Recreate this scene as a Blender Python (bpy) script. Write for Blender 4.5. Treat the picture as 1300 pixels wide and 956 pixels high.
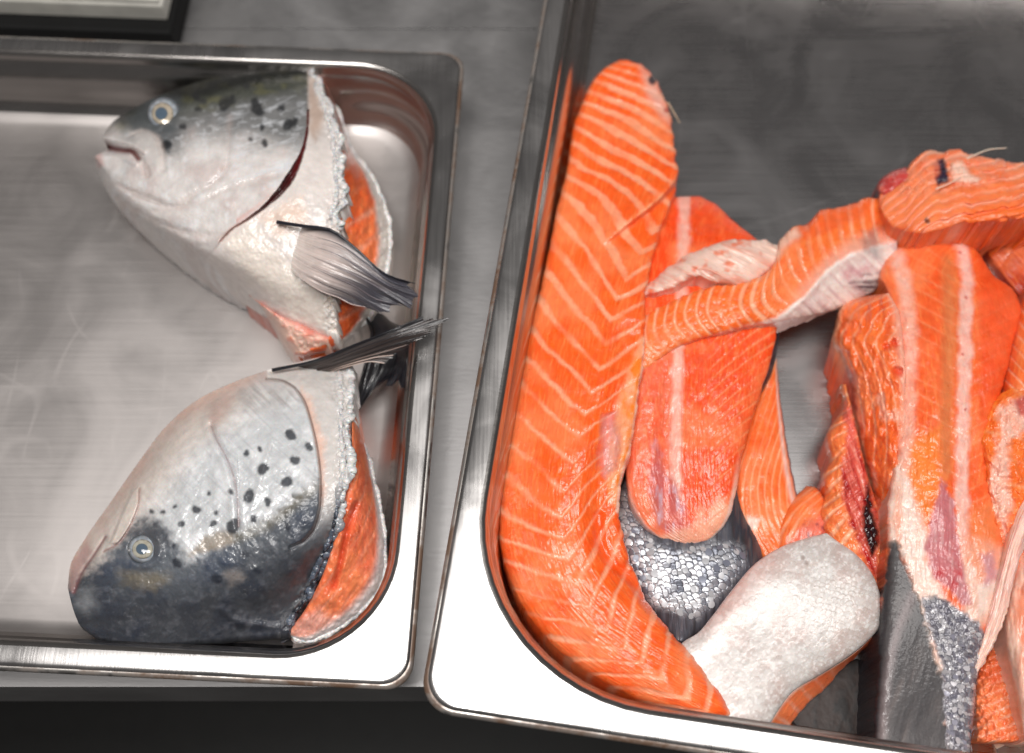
import bpy, math
import numpy as np
for o in list(bpy.data.objects): bpy.data.objects.remove(o)
S = bpy.context.scene
COL = S.collection
R = math.radians
# ------------------------------------------------------------------ camera
FPX, TILT, DIST = 1400.0, R(25.0), 0.545          # focal length in photo pixels, tilt off vertical, distance
cam = bpy.data.objects.new('camera', bpy.data.cameras.new('camera'))
COL.objects.link(cam); S.camera = cam
cam.location = (0, -DIST*math.sin(TILT), DIST*math.cos(TILT))
cam.rotation_euler = (TILT, 0, 0)
cam.data.sensor_width = 36.0
cam.data.lens = FPX/1300*36.0
cam.data.clip_start = 0.01; cam.data.clip_end = 50
cam.data.dof.use_dof = True
cam.data.dof.focus_distance = 0.462
cam.data.dof.aperture_fstop = 5.0
# ------------------------------------------------------------------ light: a kitchen's ceiling panel, plus a small lamp added for glints
W = bpy.data.worlds.new('World'); S.world = W; W.use_nodes = True
W.node_tree.nodes['Background'].inputs[0].default_value = (1.0, .96, .94, 1)
W.node_tree.nodes['Background'].inputs[1].default_value = 0.085
def area(name, loc, sx, sy, power, col=(1, .97, .94), aim=(0, 0, 0)):
    l = bpy.data.lights.new(name, 'AREA'); l.shape = 'RECTANGLE'; l.size = sx; l.size_y = sy
    l.energy = power; l.color = col
    o = bpy.data.objects.new(name, l); COL.objects.link(o); o.location = loc
    d = np.array(aim) - np.array(loc)
    o.rotation_euler = (math.atan2(math.hypot(d[0], d[1]), -d[2]), 0, math.atan2(d[0], -d[1])) if abs(d[0])+abs(d[1]) > 1e-6 else (0, 0, 0)
    return o
area('overhead_or_added_lamp', (0.15, -0.06, 1.55), 1.5, 0.52, 25, aim=(0.15, -0.06, 0))
area('overhead_or_added_lamp', (-0.2, -0.42, 1.45), 0.14, 0.14, 7, aim=(0, 0, 0))  # small lamp added for crisp glints on the wet fish
S.view_settings.view_transform = 'Standard'; S.view_settings.look = 'None'
S.view_settings.exposure = 0.0; S.view_settings.gamma = 1
S.render.engine = 'CYCLES'
# ------------------------------------------------------------------ helpers
def P(px, py, zmm):
    """photo direction + real height above the counter (mm) -> world point"""
    px = np.asarray(px, float); py = np.asarray(py, float); z = np.asarray(zmm, float)/1000
    dx = (px-650)/FPX; dy = -(py-478)/FPX
    c, s = math.cos(TILT), math.sin(TILT)
    vy = dy*c+s; vz = dy*s-c
    k = (z-DIST*c)/vz
    return np.stack(np.broadcast_arrays(dx*k, -DIST*s+vy*k, z), -1)
def lin(r, g, b):
    c = np.array([r, g, b], float)/255
    return np.where(c <= .04045, c/12.92, ((c+.055)/1.055)**2.4)
def spline(t0, p, t):
    """cubic Hermite through p at nodes t0"""
    t0 = np.asarray(t0, float); p = np.asarray(p, float); n = len(t0)
    if n == 2:
        f = ((t-t0[0])/(t0[1]-t0[0])); f = f.reshape(f.shape+(1,)*(p.ndim-1))
        return p[0]*(1-f)+p[1]*f
    h = np.diff(t0).reshape((-1,)+(1,)*(p.ndim-1))
    d = np.diff(p, axis=0)/h
    m = np.empty_like(p); m[0] = d[0]; m[-1] = d[-1]
    m[1:-1] = (d[:-1]*h[1:]+d[1:]*h[:-1])/(h[:-1]+h[1:])
    i = np.clip(np.searchsorted(t0, t, side='right')-1, 0, n-2)
    hh = h[i]; f = ((t-t0[i])).reshape((-1,)+(1,)*(p.ndim-1))/hh
    f2, f3 = f*f, f*f*f
    return (2*f3-3*f2+1)*p[i]+(f3-2*f2+f)*hh*m[i]+(-2*f3+3*f2)*p[i+1]+(f3-f2)*hh*m[i+1]
def curve(pts, n):
    p = np.asarray(pts, float)
    t = np.concatenate([[0], np.cumsum(np.linalg.norm(np.diff(p[:, :2], axis=0), axis=1)+1e-6)]); t /= t[-1]
    return spline(t, p, np.linspace(0, 1, n))
def _h(i, j, s):
    n = (np.asarray(i).astype(np.int64)*374761393 + np.asarray(j).astype(np.int64)*668265263 + s*1442695041) & 0xffffffff
    n = ((n ^ (n >> 13))*1274126177) & 0xffffffff
    return ((n ^ (n >> 16)) & 0xffff)/65535.0
def noise(x, y, s=0):
    xi = np.floor(x).astype(int); yi = np.floor(y).astype(int); fx = x-xi; fy = y-yi
    fx = fx*fx*(3-2*fx); fy = fy*fy*(3-2*fy)
    a = _h(xi, yi, s); b = _h(xi+1, yi, s); c = _h(xi, yi+1, s); d = _h(xi+1, yi+1, s)
    return (a*(1-fx)+b*fx)*(1-fy)+(c*(1-fx)+d*fx)*fy
def fbm(x, y, o=4, s=0):
    r = 0; a = .5
    for k in range(o):
        r = r+a*noise(x*2**k, y*2**k, s+k*17); a *= .5
    return r/(1-.5**o)
def sstep(a, b, x):
    t = np.clip((x-a)/(b-a), 0, 1); return t*t*(3-2*t)
def mix(c, k, m): return c*(1-m[..., None])+np.asarray(k)*m[..., None]
def pdist(X, Y, pts, n=36, closed=False):
    """distance to a smooth polyline, and the 0..1 position along it"""
    p = np.asarray(pts, float)[:, :2]
    if n and len(p) > 2 and not closed: p = curve(p, n)
    if closed: p = np.vstack([p, p[:1]])
    best = np.full(X.shape, 1e9); tt = np.zeros(X.shape)
    for k in range(len(p)-1):
        ax, ay = p[k]; bx, by = p[k+1]-p[k]; L = bx*bx+by*by+1e-9
        t = np.clip(((X-ax)*bx+(Y-ay)*by)/L, 0, 1)
        d = np.hypot(X-ax-t*bx, Y-ay-t*by)
        m = d < best; best = np.where(m, d, best); tt = np.where(m, (k+t)/(len(p)-1), tt)
    return best, tt
def inside(X, Y, poly, soft=4., wob=0., s=0):
    """soft mask of a polygon"""
    if wob:
        X = X+wob*(fbm(X/9, Y/9, 3, s)-.5)*2; Y = Y+wob*(fbm(X/9+50, Y/9, 3, s)-.5)*2
    p = np.asarray(poly, float); c = np.zeros(X.shape, bool); n = len(p); j = n-1
    for i in range(n):
        xi, yi = p[i]; xj, yj = p[j]
        if yi != yj:
            c ^= ((yi > Y) != (yj > Y)) & (X < (xj-xi)*(Y-yi)/(yj-yi)+xi)
        j = i
    d, _ = pdist(X, Y, p, 0, True)
    return sstep(-soft, soft, np.where(c, d, -d))
def band(X, Y, pts, w, soft=2.):
    d, t = pdist(X, Y, pts); return 1-sstep(w-soft, w+soft, d)
def spots(X, Y, lst, soft=1.8):
    m = np.zeros(X.shape)
    for k, (x, y, r) in enumerate(lst):
        a = np.arctan2(Y-y, X-x)
        rr = r*(1+.14*np.sin(2*a+k)+.06*np.sin(3*a+k*3))+1.2*(fbm(X/4, Y/4, 2, 77)-.5)*2
        m = np.maximum(m, 1-sstep(rr-soft, rr+soft, np.hypot(X-x, (Y-y)*.95)))
    return m
# ------------------------------------------------------------------ materials
def nodes(name):
    m = bpy.data.materials.new(name); m.use_nodes = True
    nt = m.node_tree; return m, nt, nt.nodes['Principled BSDF']
def N(nt, t, **k):
    n = nt.nodes.new(t)
    for a, v in k.items():
        if a.startswith('i_'):
            key = a[2:]; key = int(key) if key.isdigit() else key.replace('_', ' ')
            n.inputs[key].default_value = v
        else: setattr(n, a, v)
    return n
def ramp(nt, src, stops):
    r = nt.nodes.new('ShaderNodeValToRGB'); e = r.color_ramp.elements
    while len(e) < len(stops): e.new(.5)
    for x, (p, c) in zip(e, stops):
        x.position = p; x.color = (c, c, c, 1) if not hasattr(c, '__len__') else (*c, 1)
    nt.links.new(src, r.inputs[0]); return r.outputs[0]
def fish_material(name, bump_scale=700, bump=.12, coat=.35, sscale=.0035):
    m, nt, b = nodes(name); L = nt.links.new
    a = N(nt, 'ShaderNodeAttribute', attribute_name='col'); q = N(nt, 'ShaderNodeAttribute', attribute_name='prm')
    tc = N(nt, 'ShaderNodeTexCoord')
    n1 = N(nt, 'ShaderNodeTexNoise', i_Scale=bump_scale, i_Detail=3.0); L(tc.outputs['Object'], n1.inputs['Vector'])
    n2 = N(nt, 'ShaderNodeTexNoise', i_Scale=220.0, i_Detail=4.0); L(tc.outputs['Object'], n2.inputs['Vector'])
    hs = N(nt, 'ShaderNodeMix', data_type='RGBA', blend_type='MULTIPLY'); hs.inputs[0].default_value = 1
    L(a.outputs['Color'], hs.inputs[6]); L(ramp(nt, n2.outputs[0], [(.3, .84), (.7, 1.0)]), hs.inputs[7])
    L(hs.outputs[2], b.inputs['Base Color'])
    sp = N(nt, 'ShaderNodeSeparateColor'); L(q.outputs['Color'], sp.inputs[0])
    L(sp.outputs[0], b.inputs['Metallic']); L(sp.outputs[1], b.inputs['Roughness']); L(sp.outputs[2], b.inputs['Subsurface Weight'])
    b.inputs['Subsurface Radius'].default_value = (1.0, .35, .2); b.inputs['Subsurface Scale'].default_value = sscale
    b.inputs['Coat Weight'].default_value = coat; b.inputs['Coat Roughness'].default_value = .12
    bp = N(nt, 'ShaderNodeBump', i_Strength=bump, i_Distance=.002); ad = N(nt, 'ShaderNodeMath', operation='ADD')
    L(n1.outputs[0], ad.inputs[0]); L(n2.outputs[0], ad.inputs[1]); L(ad.outputs[0], bp.inputs['Height'])
    L(bp.outputs[0], b.inputs['Normal']); L(bp.outputs[0], b.inputs['Coat Normal'])
    return m
M_FLESH = fish_material('wet_salmon_flesh', 800, .09, .28, .0028)
M_SKIN = fish_material('wet_fish_skin', 900, .06, .4, .002)
M_SCALE = fish_material('silver_fish_scale', 900, .02, .15, .001)
M_SATIN = fish_material('satin_belly_skin', 900, .012, .3, .002)
M_DULL = fish_material('dull_brown_shade_skin', 500, .05, 0., .001)
def steel(name, base, rough, brush=(3, 220, 3), bump=.03, rust=0., smudge=.5, scratch=0.):
    m, nt, b = nodes(name); L = nt.links.new
    tc = N(nt, 'ShaderNodeTexCoord'); mp = N(nt, 'ShaderNodeMapping'); mp.inputs['Scale'].default_value = brush
    L(tc.outputs['Object'], mp.inputs[0])
    n1 = N(nt, 'ShaderNodeTexNoise', i_Scale=8.0, i_Detail=5.0); L(mp.outputs[0], n1.inputs['Vector'])
    n2 = N(nt, 'ShaderNodeTexNoise', i_Scale=16.0, i_Detail=6.0, i_Distortion=1.2); L(tc.outputs['Object'], n2.inputs['Vector'])
    r1 = ramp(nt, n1.outputs[0], [(.3, rough-.02), (.7, rough+.03)])
    r2 = ramp(nt, n2.outputs[0], [(.35, 0.), (.65, .16*smudge)])
    ad = N(nt, 'ShaderNodeMath', operation='ADD'); L(r1, ad.inputs[0]); L(r2, ad.inputs[1]); L(ad.outputs[0], b.inputs['Roughness'])
    hgt = n1.outputs[0]
    if scratch:
        tot = None
        for k, (sc, sq) in enumerate(((5., (1, 3, 1)), (7., (4, 1, 1)), (11., (1.5, 1, 1)))):
            m2 = N(nt, 'ShaderNodeMapping'); m2.inputs['Scale'].default_value = sq; m2.inputs['Rotation'].default_value = (0, 0, .5+k*1.1); m2.inputs['Location'].default_value = (k*3.1, k, 0)
            L(tc.outputs['Object'], m2.inputs[0])
            nx = N(nt, 'ShaderNodeTexNoise', i_Scale=sc, i_Detail=0.0, i_Distortion=0.0); L(m2.outputs[0], nx.inputs['Vector'])
            ln = ramp(nt, nx.outputs[0], [(.492, 0.), (.4985, 1.), (.5015, 1.), (.508, 0.)])
            if tot is None: tot = ln
            else:
                mm = N(nt, 'ShaderNodeMath', operation='MAXIMUM'); L(tot, mm.inputs[0]); L(ln, mm.inputs[1]); tot = mm.outputs[0]
        br = N(nt, 'ShaderNodeTexNoise', i_Scale=22.0, i_Detail=2.0); L(tc.outputs['Object'], br.inputs['Vector'])
        mu = N(nt, 'ShaderNodeMath', operation='MULTIPLY'); L(tot, mu.inputs[0]); L(ramp(nt, br.outputs[0], [(.5, 0.), (.62, 1.)]), mu.inputs[1])
        sm = N(nt, 'ShaderNodeMath', operation='MULTIPLY_ADD'); L(mu.outputs[0], sm.inputs[0]); sm.inputs[1].default_value = -scratch*3; L(n1.outputs[0], sm.inputs[2]); hgt = sm.outputs[0]
        a2 = N(nt, 'ShaderNodeMath', operation='MULTIPLY_ADD'); L(mu.outputs[0], a2.inputs[0]); a2.inputs[1].default_value = .2*scratch; L(ad.outputs[0], a2.inputs[2]); L(a2.outputs[0], b.inputs['Roughness'])
    c1 = ramp(nt, n2.outputs[0], [(.3, tuple(x*.86 for x in base)), (.7, base)])
    out = c1
    if rust:
        n3 = N(nt, 'ShaderNodeTexNoise', i_Scale=34.0, i_Detail=8.0, i_Roughness=.65); L(tc.outputs['Object'], n3.inputs['Vector'])
        mk = ramp(nt, n3.outputs[0], [(.40, 0.), (.56, .9)])
        mx = N(nt, 'ShaderNodeMix', data_type='RGBA'); L(mk, mx.inputs[0]); L(c1, mx.inputs[6]); mx.inputs[7].default_value = (.10, .042, .014, 1)
        out = mx.outputs[2]
        iv = N(nt, 'ShaderNodeMath', operation='SUBTRACT'); iv.inputs[0].default_value = 1; L(mk, iv.inputs[1]); L(iv.outputs[0], b.inputs['Metallic'])
    else: b.inputs['Metallic'].default_value = 1
    L(out, b.inputs['Base Color'])
    bp = N(nt, 'ShaderNodeBump', i_Strength=bump, i_Distance=.001); L(hgt, bp.inputs['Height']); L(bp.outputs[0], b.inputs['Normal'])
    return m
def plain(name, col, rough=.5, spec=.5):
    m, nt, b = nodes(name); L = nt.links.new
    tc = N(nt, 'ShaderNodeTexCoord'); n = N(nt, 'ShaderNodeTexNoise', i_Scale=60.0, i_Detail=4.0); L(tc.outputs['Object'], n.inputs['Vector'])
    L(ramp(nt, n.outputs[0], [(.3, tuple(x*.8 for x in col)), (.7, tuple(col))]), b.inputs['Base Color'])
    b.inputs['Roughness'].default_value = rough; b.inputs['Specular IOR Level'].default_value = spec
    return m
M_COUNTER = steel('satin_counter_steel', (.49, .48, .48), .43, (14, 90, 14), .05, 0, .5, scratch=.2)
M_WALL = steel('polished_pan_wall_steel', (.56, .53, .51), .19, (2, 200, 2), .02, 0, .3)
M_BASE = steel('scuffed_pan_base_steel', (.55, .515, .50), .40, (2, 90, 2), .015, 0, .5, scratch=.22)
M_BASE2 = steel('polished_pan_base_steel', (.56, .54, .54), .24, (2, 160, 2), .012, 0, .45, scratch=.15)
M_RIM = steel('worn_rim_steel', (.68, .66, .65), .22, (120, 3, 3), .05, 0, .8)
M_EDGE = steel('rust_stained_edge_steel', (.60, .57, .54), .30, (6, 6, 6), .05, .30)
# ------------------------------------------------------------------ objects
def put(o, label=None, cat=None, group=None, kind=None):
    if label: o['label'] = label
    if cat: o['category'] = cat
    if group: o['group'] = group
    if kind: o['kind'] = kind
    return o
def thing(name, px, py, z, label, cat, group=None):
    o = bpy.data.objects.new(name, None); COL.objects.link(o); o.location = P(px, py, z)
    o.empty_display_size = .02
    return put(o, label, cat, group)
def origin(parent):
    v = np.zeros(3)
    while parent is not None: v = v+np.array(parent.location); parent = parent.parent
    return v
def mesh(name, verts, faces, mat, parent=None, attrs=None, smooth=True):
    me = bpy.data.meshes.new(name); v = np.asarray(verts, float)-origin(parent)
    if isinstance(faces, np.ndarray):
        k = faces.shape[1]; nf = len(faces)
        me.vertices.add(len(v)); me.vertices.foreach_set('co', v.astype(np.float32).ravel())
        me.loops.add(nf*k); me.loops.foreach_set('vertex_index', faces.astype(np.int32).ravel())
        me.polygons.add(nf); me.polygons.foreach_set('loop_start', np.arange(0, nf*k, k, dtype=np.int32))
        me.update(calc_edges=True)
    else:
        me.from_pydata([tuple(x) for x in v], [], faces); me.update()
    me.validate()
    if attrs:
        for nm, a in attrs.items():
            at = me.attributes.new(nm, 'FLOAT_COLOR', 'POINT'); c = np.ones((len(v), 4), np.float32); c[:, :3] = a
            at.data.foreach_set('color', c.ravel())
    me.polygons.foreach_set('use_smooth', np.full(len(me.polygons), smooth))
    me.materials.append(mat)
    o = bpy.data.objects.new(name, me); COL.objects.link(o)
    if parent: o.parent = parent
    return o
class G: pass
def net(rows, nu, nv, pos=None):
    r = np.stack([curve(x, nu) for x in rows])
    t0 = np.linspace(0, 1, len(rows)) if pos is None else np.array(pos, float)
    return spline(t0, r, np.linspace(0, 1, nv))
def fray(A, amp, wl, seed, reach=.05, row=True):
    """tear the last column of a net into an uneven edge"""
    nv, nu = A.shape[:2]; u = np.linspace(0, 1, nu)[None]
    s = np.cumsum(np.hypot(np.gradient(A[:, -1, 0]), np.gradient(A[:, -1, 1])))[:, None]
    d = A[:, -1, :2]-A[:, -12, :2]; d = d/(np.linalg.norm(d, axis=1)[:, None]+1e-6)
    n = (fbm(s/wl, s*0+seed, 4, seed)-.5)*2.4*amp
    k = sstep(1-reach, 1, u)
    B = A.copy(); B[..., :2] += (k*n)[..., None]*d[:, None]; return B
def sheet(name, A, mat, parent, paint, zb=None, rings=((.3, -.4), (.7, .2), (1., 3.)), side=None):
    """A: (nv,nu,3) photo direction + height; paint(g) returns colour, params, extra height; zb: height the rim is carried down to"""
    g = G(); g.X, g.Y, g.Z = A[..., 0], A[..., 1], A[..., 2]
    nv, nu = g.X.shape
    g.v, g.u = np.meshgrid(np.linspace(0, 1, nv), np.linspace(0, 1, nu), indexing='ij')
    ds = np.hypot(np.gradient(g.X, axis=1), np.gradient(g.Y, axis=1)); g.s = np.cumsum(ds, axis=1)
    dw = np.hypot(np.gradient(g.X, axis=0), np.gradient(g.Y, axis=0)); g.w = np.cumsum(dw, axis=0)
    g.sm = np.cumsum(ds.mean(0))[None, :]+0*g.X; g.wm = dw.sum(0)[None, :]+0*g.X
    col, prm, dz = paint(g)
    Wd = P(g.X, g.Y, g.Z+dz)
    V = Wd.reshape(-1, 3); idx = np.arange(nv*nu).reshape(nv, nu)
    F = np.stack([idx[:-1, :-1], idx[:-1, 1:], idx[1:, 1:], idx[1:, :-1]], -1).reshape(-1, 4)
    e1 = Wd[:-1, 1:]-Wd[:-1, :-1]; e2 = Wd[1:, :-1]-Wd[:-1, :-1]
    nz = (e1[..., 0]*e2[..., 1]-e1[..., 1]*e2[..., 0]).mean()
    colv = np.clip(col.reshape(-1, 3), 0, 1); prv = np.clip(prm.reshape(-1, 3), 0, 1)
    Vs, Cs, Ps = [V], [colv], [prv]
    if zb is not None:
        b = np.concatenate([idx[0, :-1], idx[:-1, -1], idx[-1, :0:-1], idx[:0:-1, 0]])
        inn = np.concatenate([idx[min(4, nv-1), :-1], idx[:-1, -1-min(4, nu-1)], idx[-1-min(4, nv-1), :0:-1], idx[:0:-1, min(4, nu-1)]])
        d = V[inn]-V[b]; d[:, 2] = 0; d /= (np.linalg.norm(d, axis=1)[:, None]+1e-9)
        z0 = V[b, 2]; zbm = np.minimum(zb/1000, z0-.0005); prev = b; off = len(V)
        for f, ins in rings:
            q = V[b]+d*ins/1000; q[:, 2] = z0+(zbm-z0)*f
            cur = np.arange(off, off+len(b)); off += len(b)
            Vs.append(q); Cs.append(colv[b] if side is None else np.broadcast_to(side, colv[b].shape)*min(1, f*3)+colv[b]*max(0, 1-f*3)); Ps.append(prv[b])
            F = np.vstack([F, np.stack([np.roll(prev, -1), prev, cur, np.roll(cur, -1)], -1)]); prev = cur
    if nz < 0: F = F[:, ::-1]
    g.obj = mesh(name, np.vstack(Vs), np.ascontiguousarray(F), mat, parent, {'col': np.vstack(Cs), 'prm': np.vstack(Ps)})
    nrm = np.cross(np.gradient(Wd, axis=1), np.gradient(Wd, axis=0)); nrm /= np.linalg.norm(nrm, axis=-1)[..., None]+1e-12
    nrm[nrm[..., 2] < 0] *= -1
    g.W = Wd; g.N = nrm
    return g
def ruled(Lp, Rp, nu, nv, zl, zr, H, p=2.2, rag=(0, 0), seed=1, ends=(0., 0.)):
    """a slab of flesh between two edge lines: edge heights zl, zr and crown height H along it"""
    a = curve(Lp, nu)[:, :2]; b = curve(Rp, nu)[:, :2]
    f = np.linspace(0, 1, nu); v = np.linspace(0, 1, nv)[:, None]
    def along(k): return np.interp(f, np.linspace(0, 1, len(k)), k) if hasattr(k, '__len__') else np.full(nu, float(k))
    def smo(k):
        k = along(k); w = max(3, nu//14)|1; return np.convolve(np.pad(k, w//2, 'edge'), np.ones(w)/w, 'valid')
    zl, zr, H = smo(zl), smo(zr), smo(H)
    XY = a[None]*(1-v[..., None])+b[None]*v[..., None]
    s = np.cumsum(np.hypot(*np.gradient(a, axis=0).T))
    for e, amp in ((0, rag[0]), (1, rag[1])):
        if amp:
            dr = (a-b) if e == 0 else (b-a); dr = dr/(np.linalg.norm(dr, axis=1)[:, None]+1e-6)
            nn = (fbm(s/11, s*0+seed*3.1+e, 4, seed)-.45)*2*amp
            fall = ((1-v) if e == 0 else v)**4
            XY = XY+fall[..., None]*(dr*nn[:, None])[None]
    pp = along(p)[None]
    dome = np.clip(1-np.abs(2*v-1)**pp, 0, 1)**(1/1.8)
    fe = np.ones(nu)
    if ends[0]: fe *= np.clip(1-np.clip(1-f/ends[0], 0, 1)**2, 0, 1)**.5
    if ends[1]: fe *= np.clip(1-np.clip(1-(1-f)/ends[1], 0, 1)**2, 0, 1)**.5
    Z = zl[None]*(1-v)+zr[None]*v+H[None]*dome*fe[None]
    return np.concatenate([XY, Z[..., None]], -1)
def tube(name, pts, r0, r1, mat, parent, attrs=None, k=6, n=10, swell=False):
    """a tapering rod through (photo x, photo y, height) points"""
    c = curve(pts, n); w = P(c[:, 0], c[:, 1], c[:, 2]); t = np.gradient(w, axis=0); t /= np.linalg.norm(t, axis=1)[:, None]+1e-12
    up = np.array([0, 0, 1.]); a = np.cross(t, up); a /= np.linalg.norm(a, axis=1)[:, None]+1e-9; b = np.cross(a, t)
    rr = np.linspace(r0, r1, n)/1000
    if swell: rr = rr*np.clip(np.linspace(0, 2.2, n), .06, 1)
    an = np.arange(k)*2*math.pi/k
    V = (w[:, None]+rr[:, None, None]*(np.cos(an)[None, :, None]*a[:, None]+np.sin(an)[None, :, None]*b[:, None])).reshape(-1, 3)
    F = np.array([[i*k+j, i*k+(j+1) % k, (i+1)*k+(j+1) % k, (i+1)*k+j] for i in range(n-1) for j in range(k)])
    at = None
    if attrs is not None:
        at = {'col': np.broadcast_to(np.asarray(attrs[0]), (len(V), 3)), 'prm': np.broadcast_to(np.asarray(attrs[1]), (len(V), 3))}
    return mesh(name, V, F, mat, parent, at)
rng = np.random.default_rng(7)
def flakes(name, pos, nrm, size, mat, parent, colr, prm, tilt=.35, elong=1.2, lift=.0004, domed=.2):
    """loose fish scales: small domed six-sided plates laid on a surface, too small to pick apart"""
    K = 8; n = len(pos); V = np.zeros((n, K+1, 3)); an = np.arange(K)*2*math.pi/K
    nn = nrm+rng.normal(0, tilt, (n, 3)); nn /= np.linalg.norm(nn, axis=1)[:, None]
    a = np.cross(nn, np.array([.25, .97, 0])+rng.normal(0, .25, (n, 3))); a /= np.linalg.norm(a, axis=1)[:, None]; b = np.cross(nn, a)
    sz = (np.asarray(size)*rng.uniform(.75, 1.2, n))/1000
    c = pos+nrm*lift
    V[:, 0] = c+nn*(sz*domed)[:, None]
    for k in range(K):
        V[:, k+1] = c+a*(math.cos(an[k])*elong*sz)[:, None]+b*(math.sin(an[k])*sz)[:, None]
    base = (np.arange(n)*(K+1))[:, None, None]
    tri = np.array([[0, k+1, (k+1) % K+1] for k in range(K)])[None]
    F = (base+tri).reshape(-1, 3)
    cl = np.repeat(np.clip(colr*rng.uniform(.8, 1.1, (n, 1)), 0, 1), K+1, axis=0)
    o = mesh(name, V.reshape(-1, 3), F, mat, parent, {'col': cl, 'prm': np.broadcast_to(np.asarray(prm, float), cl.shape)})
    o['kind'] = 'stuff'
    return o
def pick(g, mask, spacing, jit=.35):
    """about one point per spacing (photo px) where mask is true: returns world points and normals"""
    ii = np.argwhere(mask > .5)
    if not len(ii): return np.zeros((0, 3)), np.zeros((0, 3)), ii
    X = g.X[ii[:, 0], ii[:, 1]]; Y = g.Y[ii[:, 0], ii[:, 1]]
    row = np.round(Y/(spacing*.86)); key = np.stack([row, np.round(X/spacing+.5*(row % 2))], 1)
    _, first = np.unique(key, axis=0, return_inverse=False, return_index=True)
    perm = rng.permutation(len(ii)); _, first = np.unique(key[perm], axis=0, return_index=True)
    q = ii[perm[first]]
    return g.W[q[:, 0], q[:, 1]], g.N[q[:, 0], q[:, 1]], q
def rows_pick(g, mask, sx, sy, ang, jit=.12):
    """points in staggered rows over the masked part of a sheet"""
    ca, sa = math.cos(ang), math.sin(ang); ii = np.argwhere(mask > .5); X = g.X[ii[:, 0], ii[:, 1]]; Y = g.Y[ii[:, 0], ii[:, 1]]
    a = (X*ca+Y*sa)/sx; b = (-X*sa+Y*ca)/sy; row = np.round(b); a2 = a+.5*(row % 2); cell = np.stack([row, np.round(a2)], 1)
    d = (a2-np.round(a2)+rng.normal(0, jit, 1)[0]*0)**2+(b-row)**2
    o = np.lexsort((d, cell[:, 1], cell[:, 0])); _, f = np.unique(cell[o], axis=0, return_index=True); f = f[d[o][f] < .06]
    q = ii[o[f]]; return g.W[q[:, 0], q[:, 1]]+rng.normal(0, jit*.001, (len(q), 3))*[1, 1, 0], g.N[q[:, 0], q[:, 1]], q
def scale_rows(X, Y, sx, sy, r, ang, seed):
    """overlapping scales in staggered rows: returns a random number per scale, distance to its free edge (px), and a tilt ramp"""
    X = X+2.2*(fbm(X/14, Y/14, 2, seed)-.5)*2; Y = Y+2.2*(fbm(X/14+40, Y/14, 2, seed)-.5)*2
    ca, sa = math.cos(ang), math.sin(ang); A = X*ca+Y*sa; B = -X*sa+Y*ca
    k0 = np.floor(B/sy); idv = np.zeros(X.shape); edge = np.full(X.shape, -9.); tlt = np.zeros(X.shape); done = np.zeros(X.shape, bool)
    for dk in (3, 2, 1, 0, -1):
        k = k0+dk
        for dj in (0, 1):
            j = np.floor(A/sx+.5*(k % 2))+dj; cx = (j-.5*(k % 2))*sx; h = _h(j, k, seed); h2 = _h(j, k, seed+9)
            ox = cx+(h-.5)*sx*.35; oy = k*sy+(h2-.5)*sy*.5; d = np.hypot(A-ox, (B-oy)*1.0); rr = r*(.85+.3*_h(k, j, seed+3))
            m = (d < rr) & ~done; idv = np.where(m, h, idv); edge = np.where(m, rr-d, edge); tlt = np.where(m, (A-ox)*(h2-.5)/r+(B-oy)*(.4*h-.45)/r, tlt); done |= m
    return idv, edge, tlt
def torn(parent, pts, rad, cfun, seed, k=14):
    """knobbly torn rim of skin and fat along a world-space line"""
    p = np.asarray(pts); t = np.gradient(p, axis=0); t /= np.linalg.norm(t, axis=1)[:, None]+1e-12
    a = np.cross(t, [0, 0, 1.]); a /= np.linalg.norm(a, axis=1)[:, None]+1e-9; b = np.cross(a, t); n = len(p)
    s = np.cumsum(np.linalg.norm(np.diff(p, axis=0, prepend=p[:1]), axis=1))*1000
    an = np.arange(k)*2*math.pi/k; S_, A_ = np.meshgrid(s, an, indexing='ij')
    ca, sa = np.cos(A_)*1.3, np.sin(A_)*1.3
    nz = .34*noise(S_/2.1+ca, sa+S_*.4, seed)+.24*noise(S_/.8+ca*2, sa*2, seed+1)+.62*noise(S_/5, ca*0, seed+2)
    rr = rad/1000*(.2+1.2*nz)*np.clip(np.minimum(S_, s[-1]-S_)/4, .15, 1)
    V = p[:, None]+rr[..., None]*(np.cos(A_)[..., None]*a[:, None]+np.sin(A_)[..., None]*b[:, None]*.8)
    F = np.array([[i*k+j, i*k+(j+1) % k, (i+1)*k+(j+1) % k, (i+1)*k+j] for i in range(n-1) for j in range(k)])
    c = cfun(S_/s[-1], nz); pr = prm3(S_.shape, 0, .26, .4)
    return mesh('torn_edge', V.reshape(-1, 3), F, M_SKIN, parent, {'col': np.clip(c.reshape(-1, 3), 0, 1), 'prm': pr.reshape(-1, 3)})
def densify(p, n):
    p = np.asarray(p); t = np.concatenate([[0], np.cumsum(np.linalg.norm(np.diff(p, axis=0), axis=1))]); return np.stack([np.interp(np.linspace(0, t[-1], n), t, p[:, i]) for i in range(3)], 1)
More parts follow.
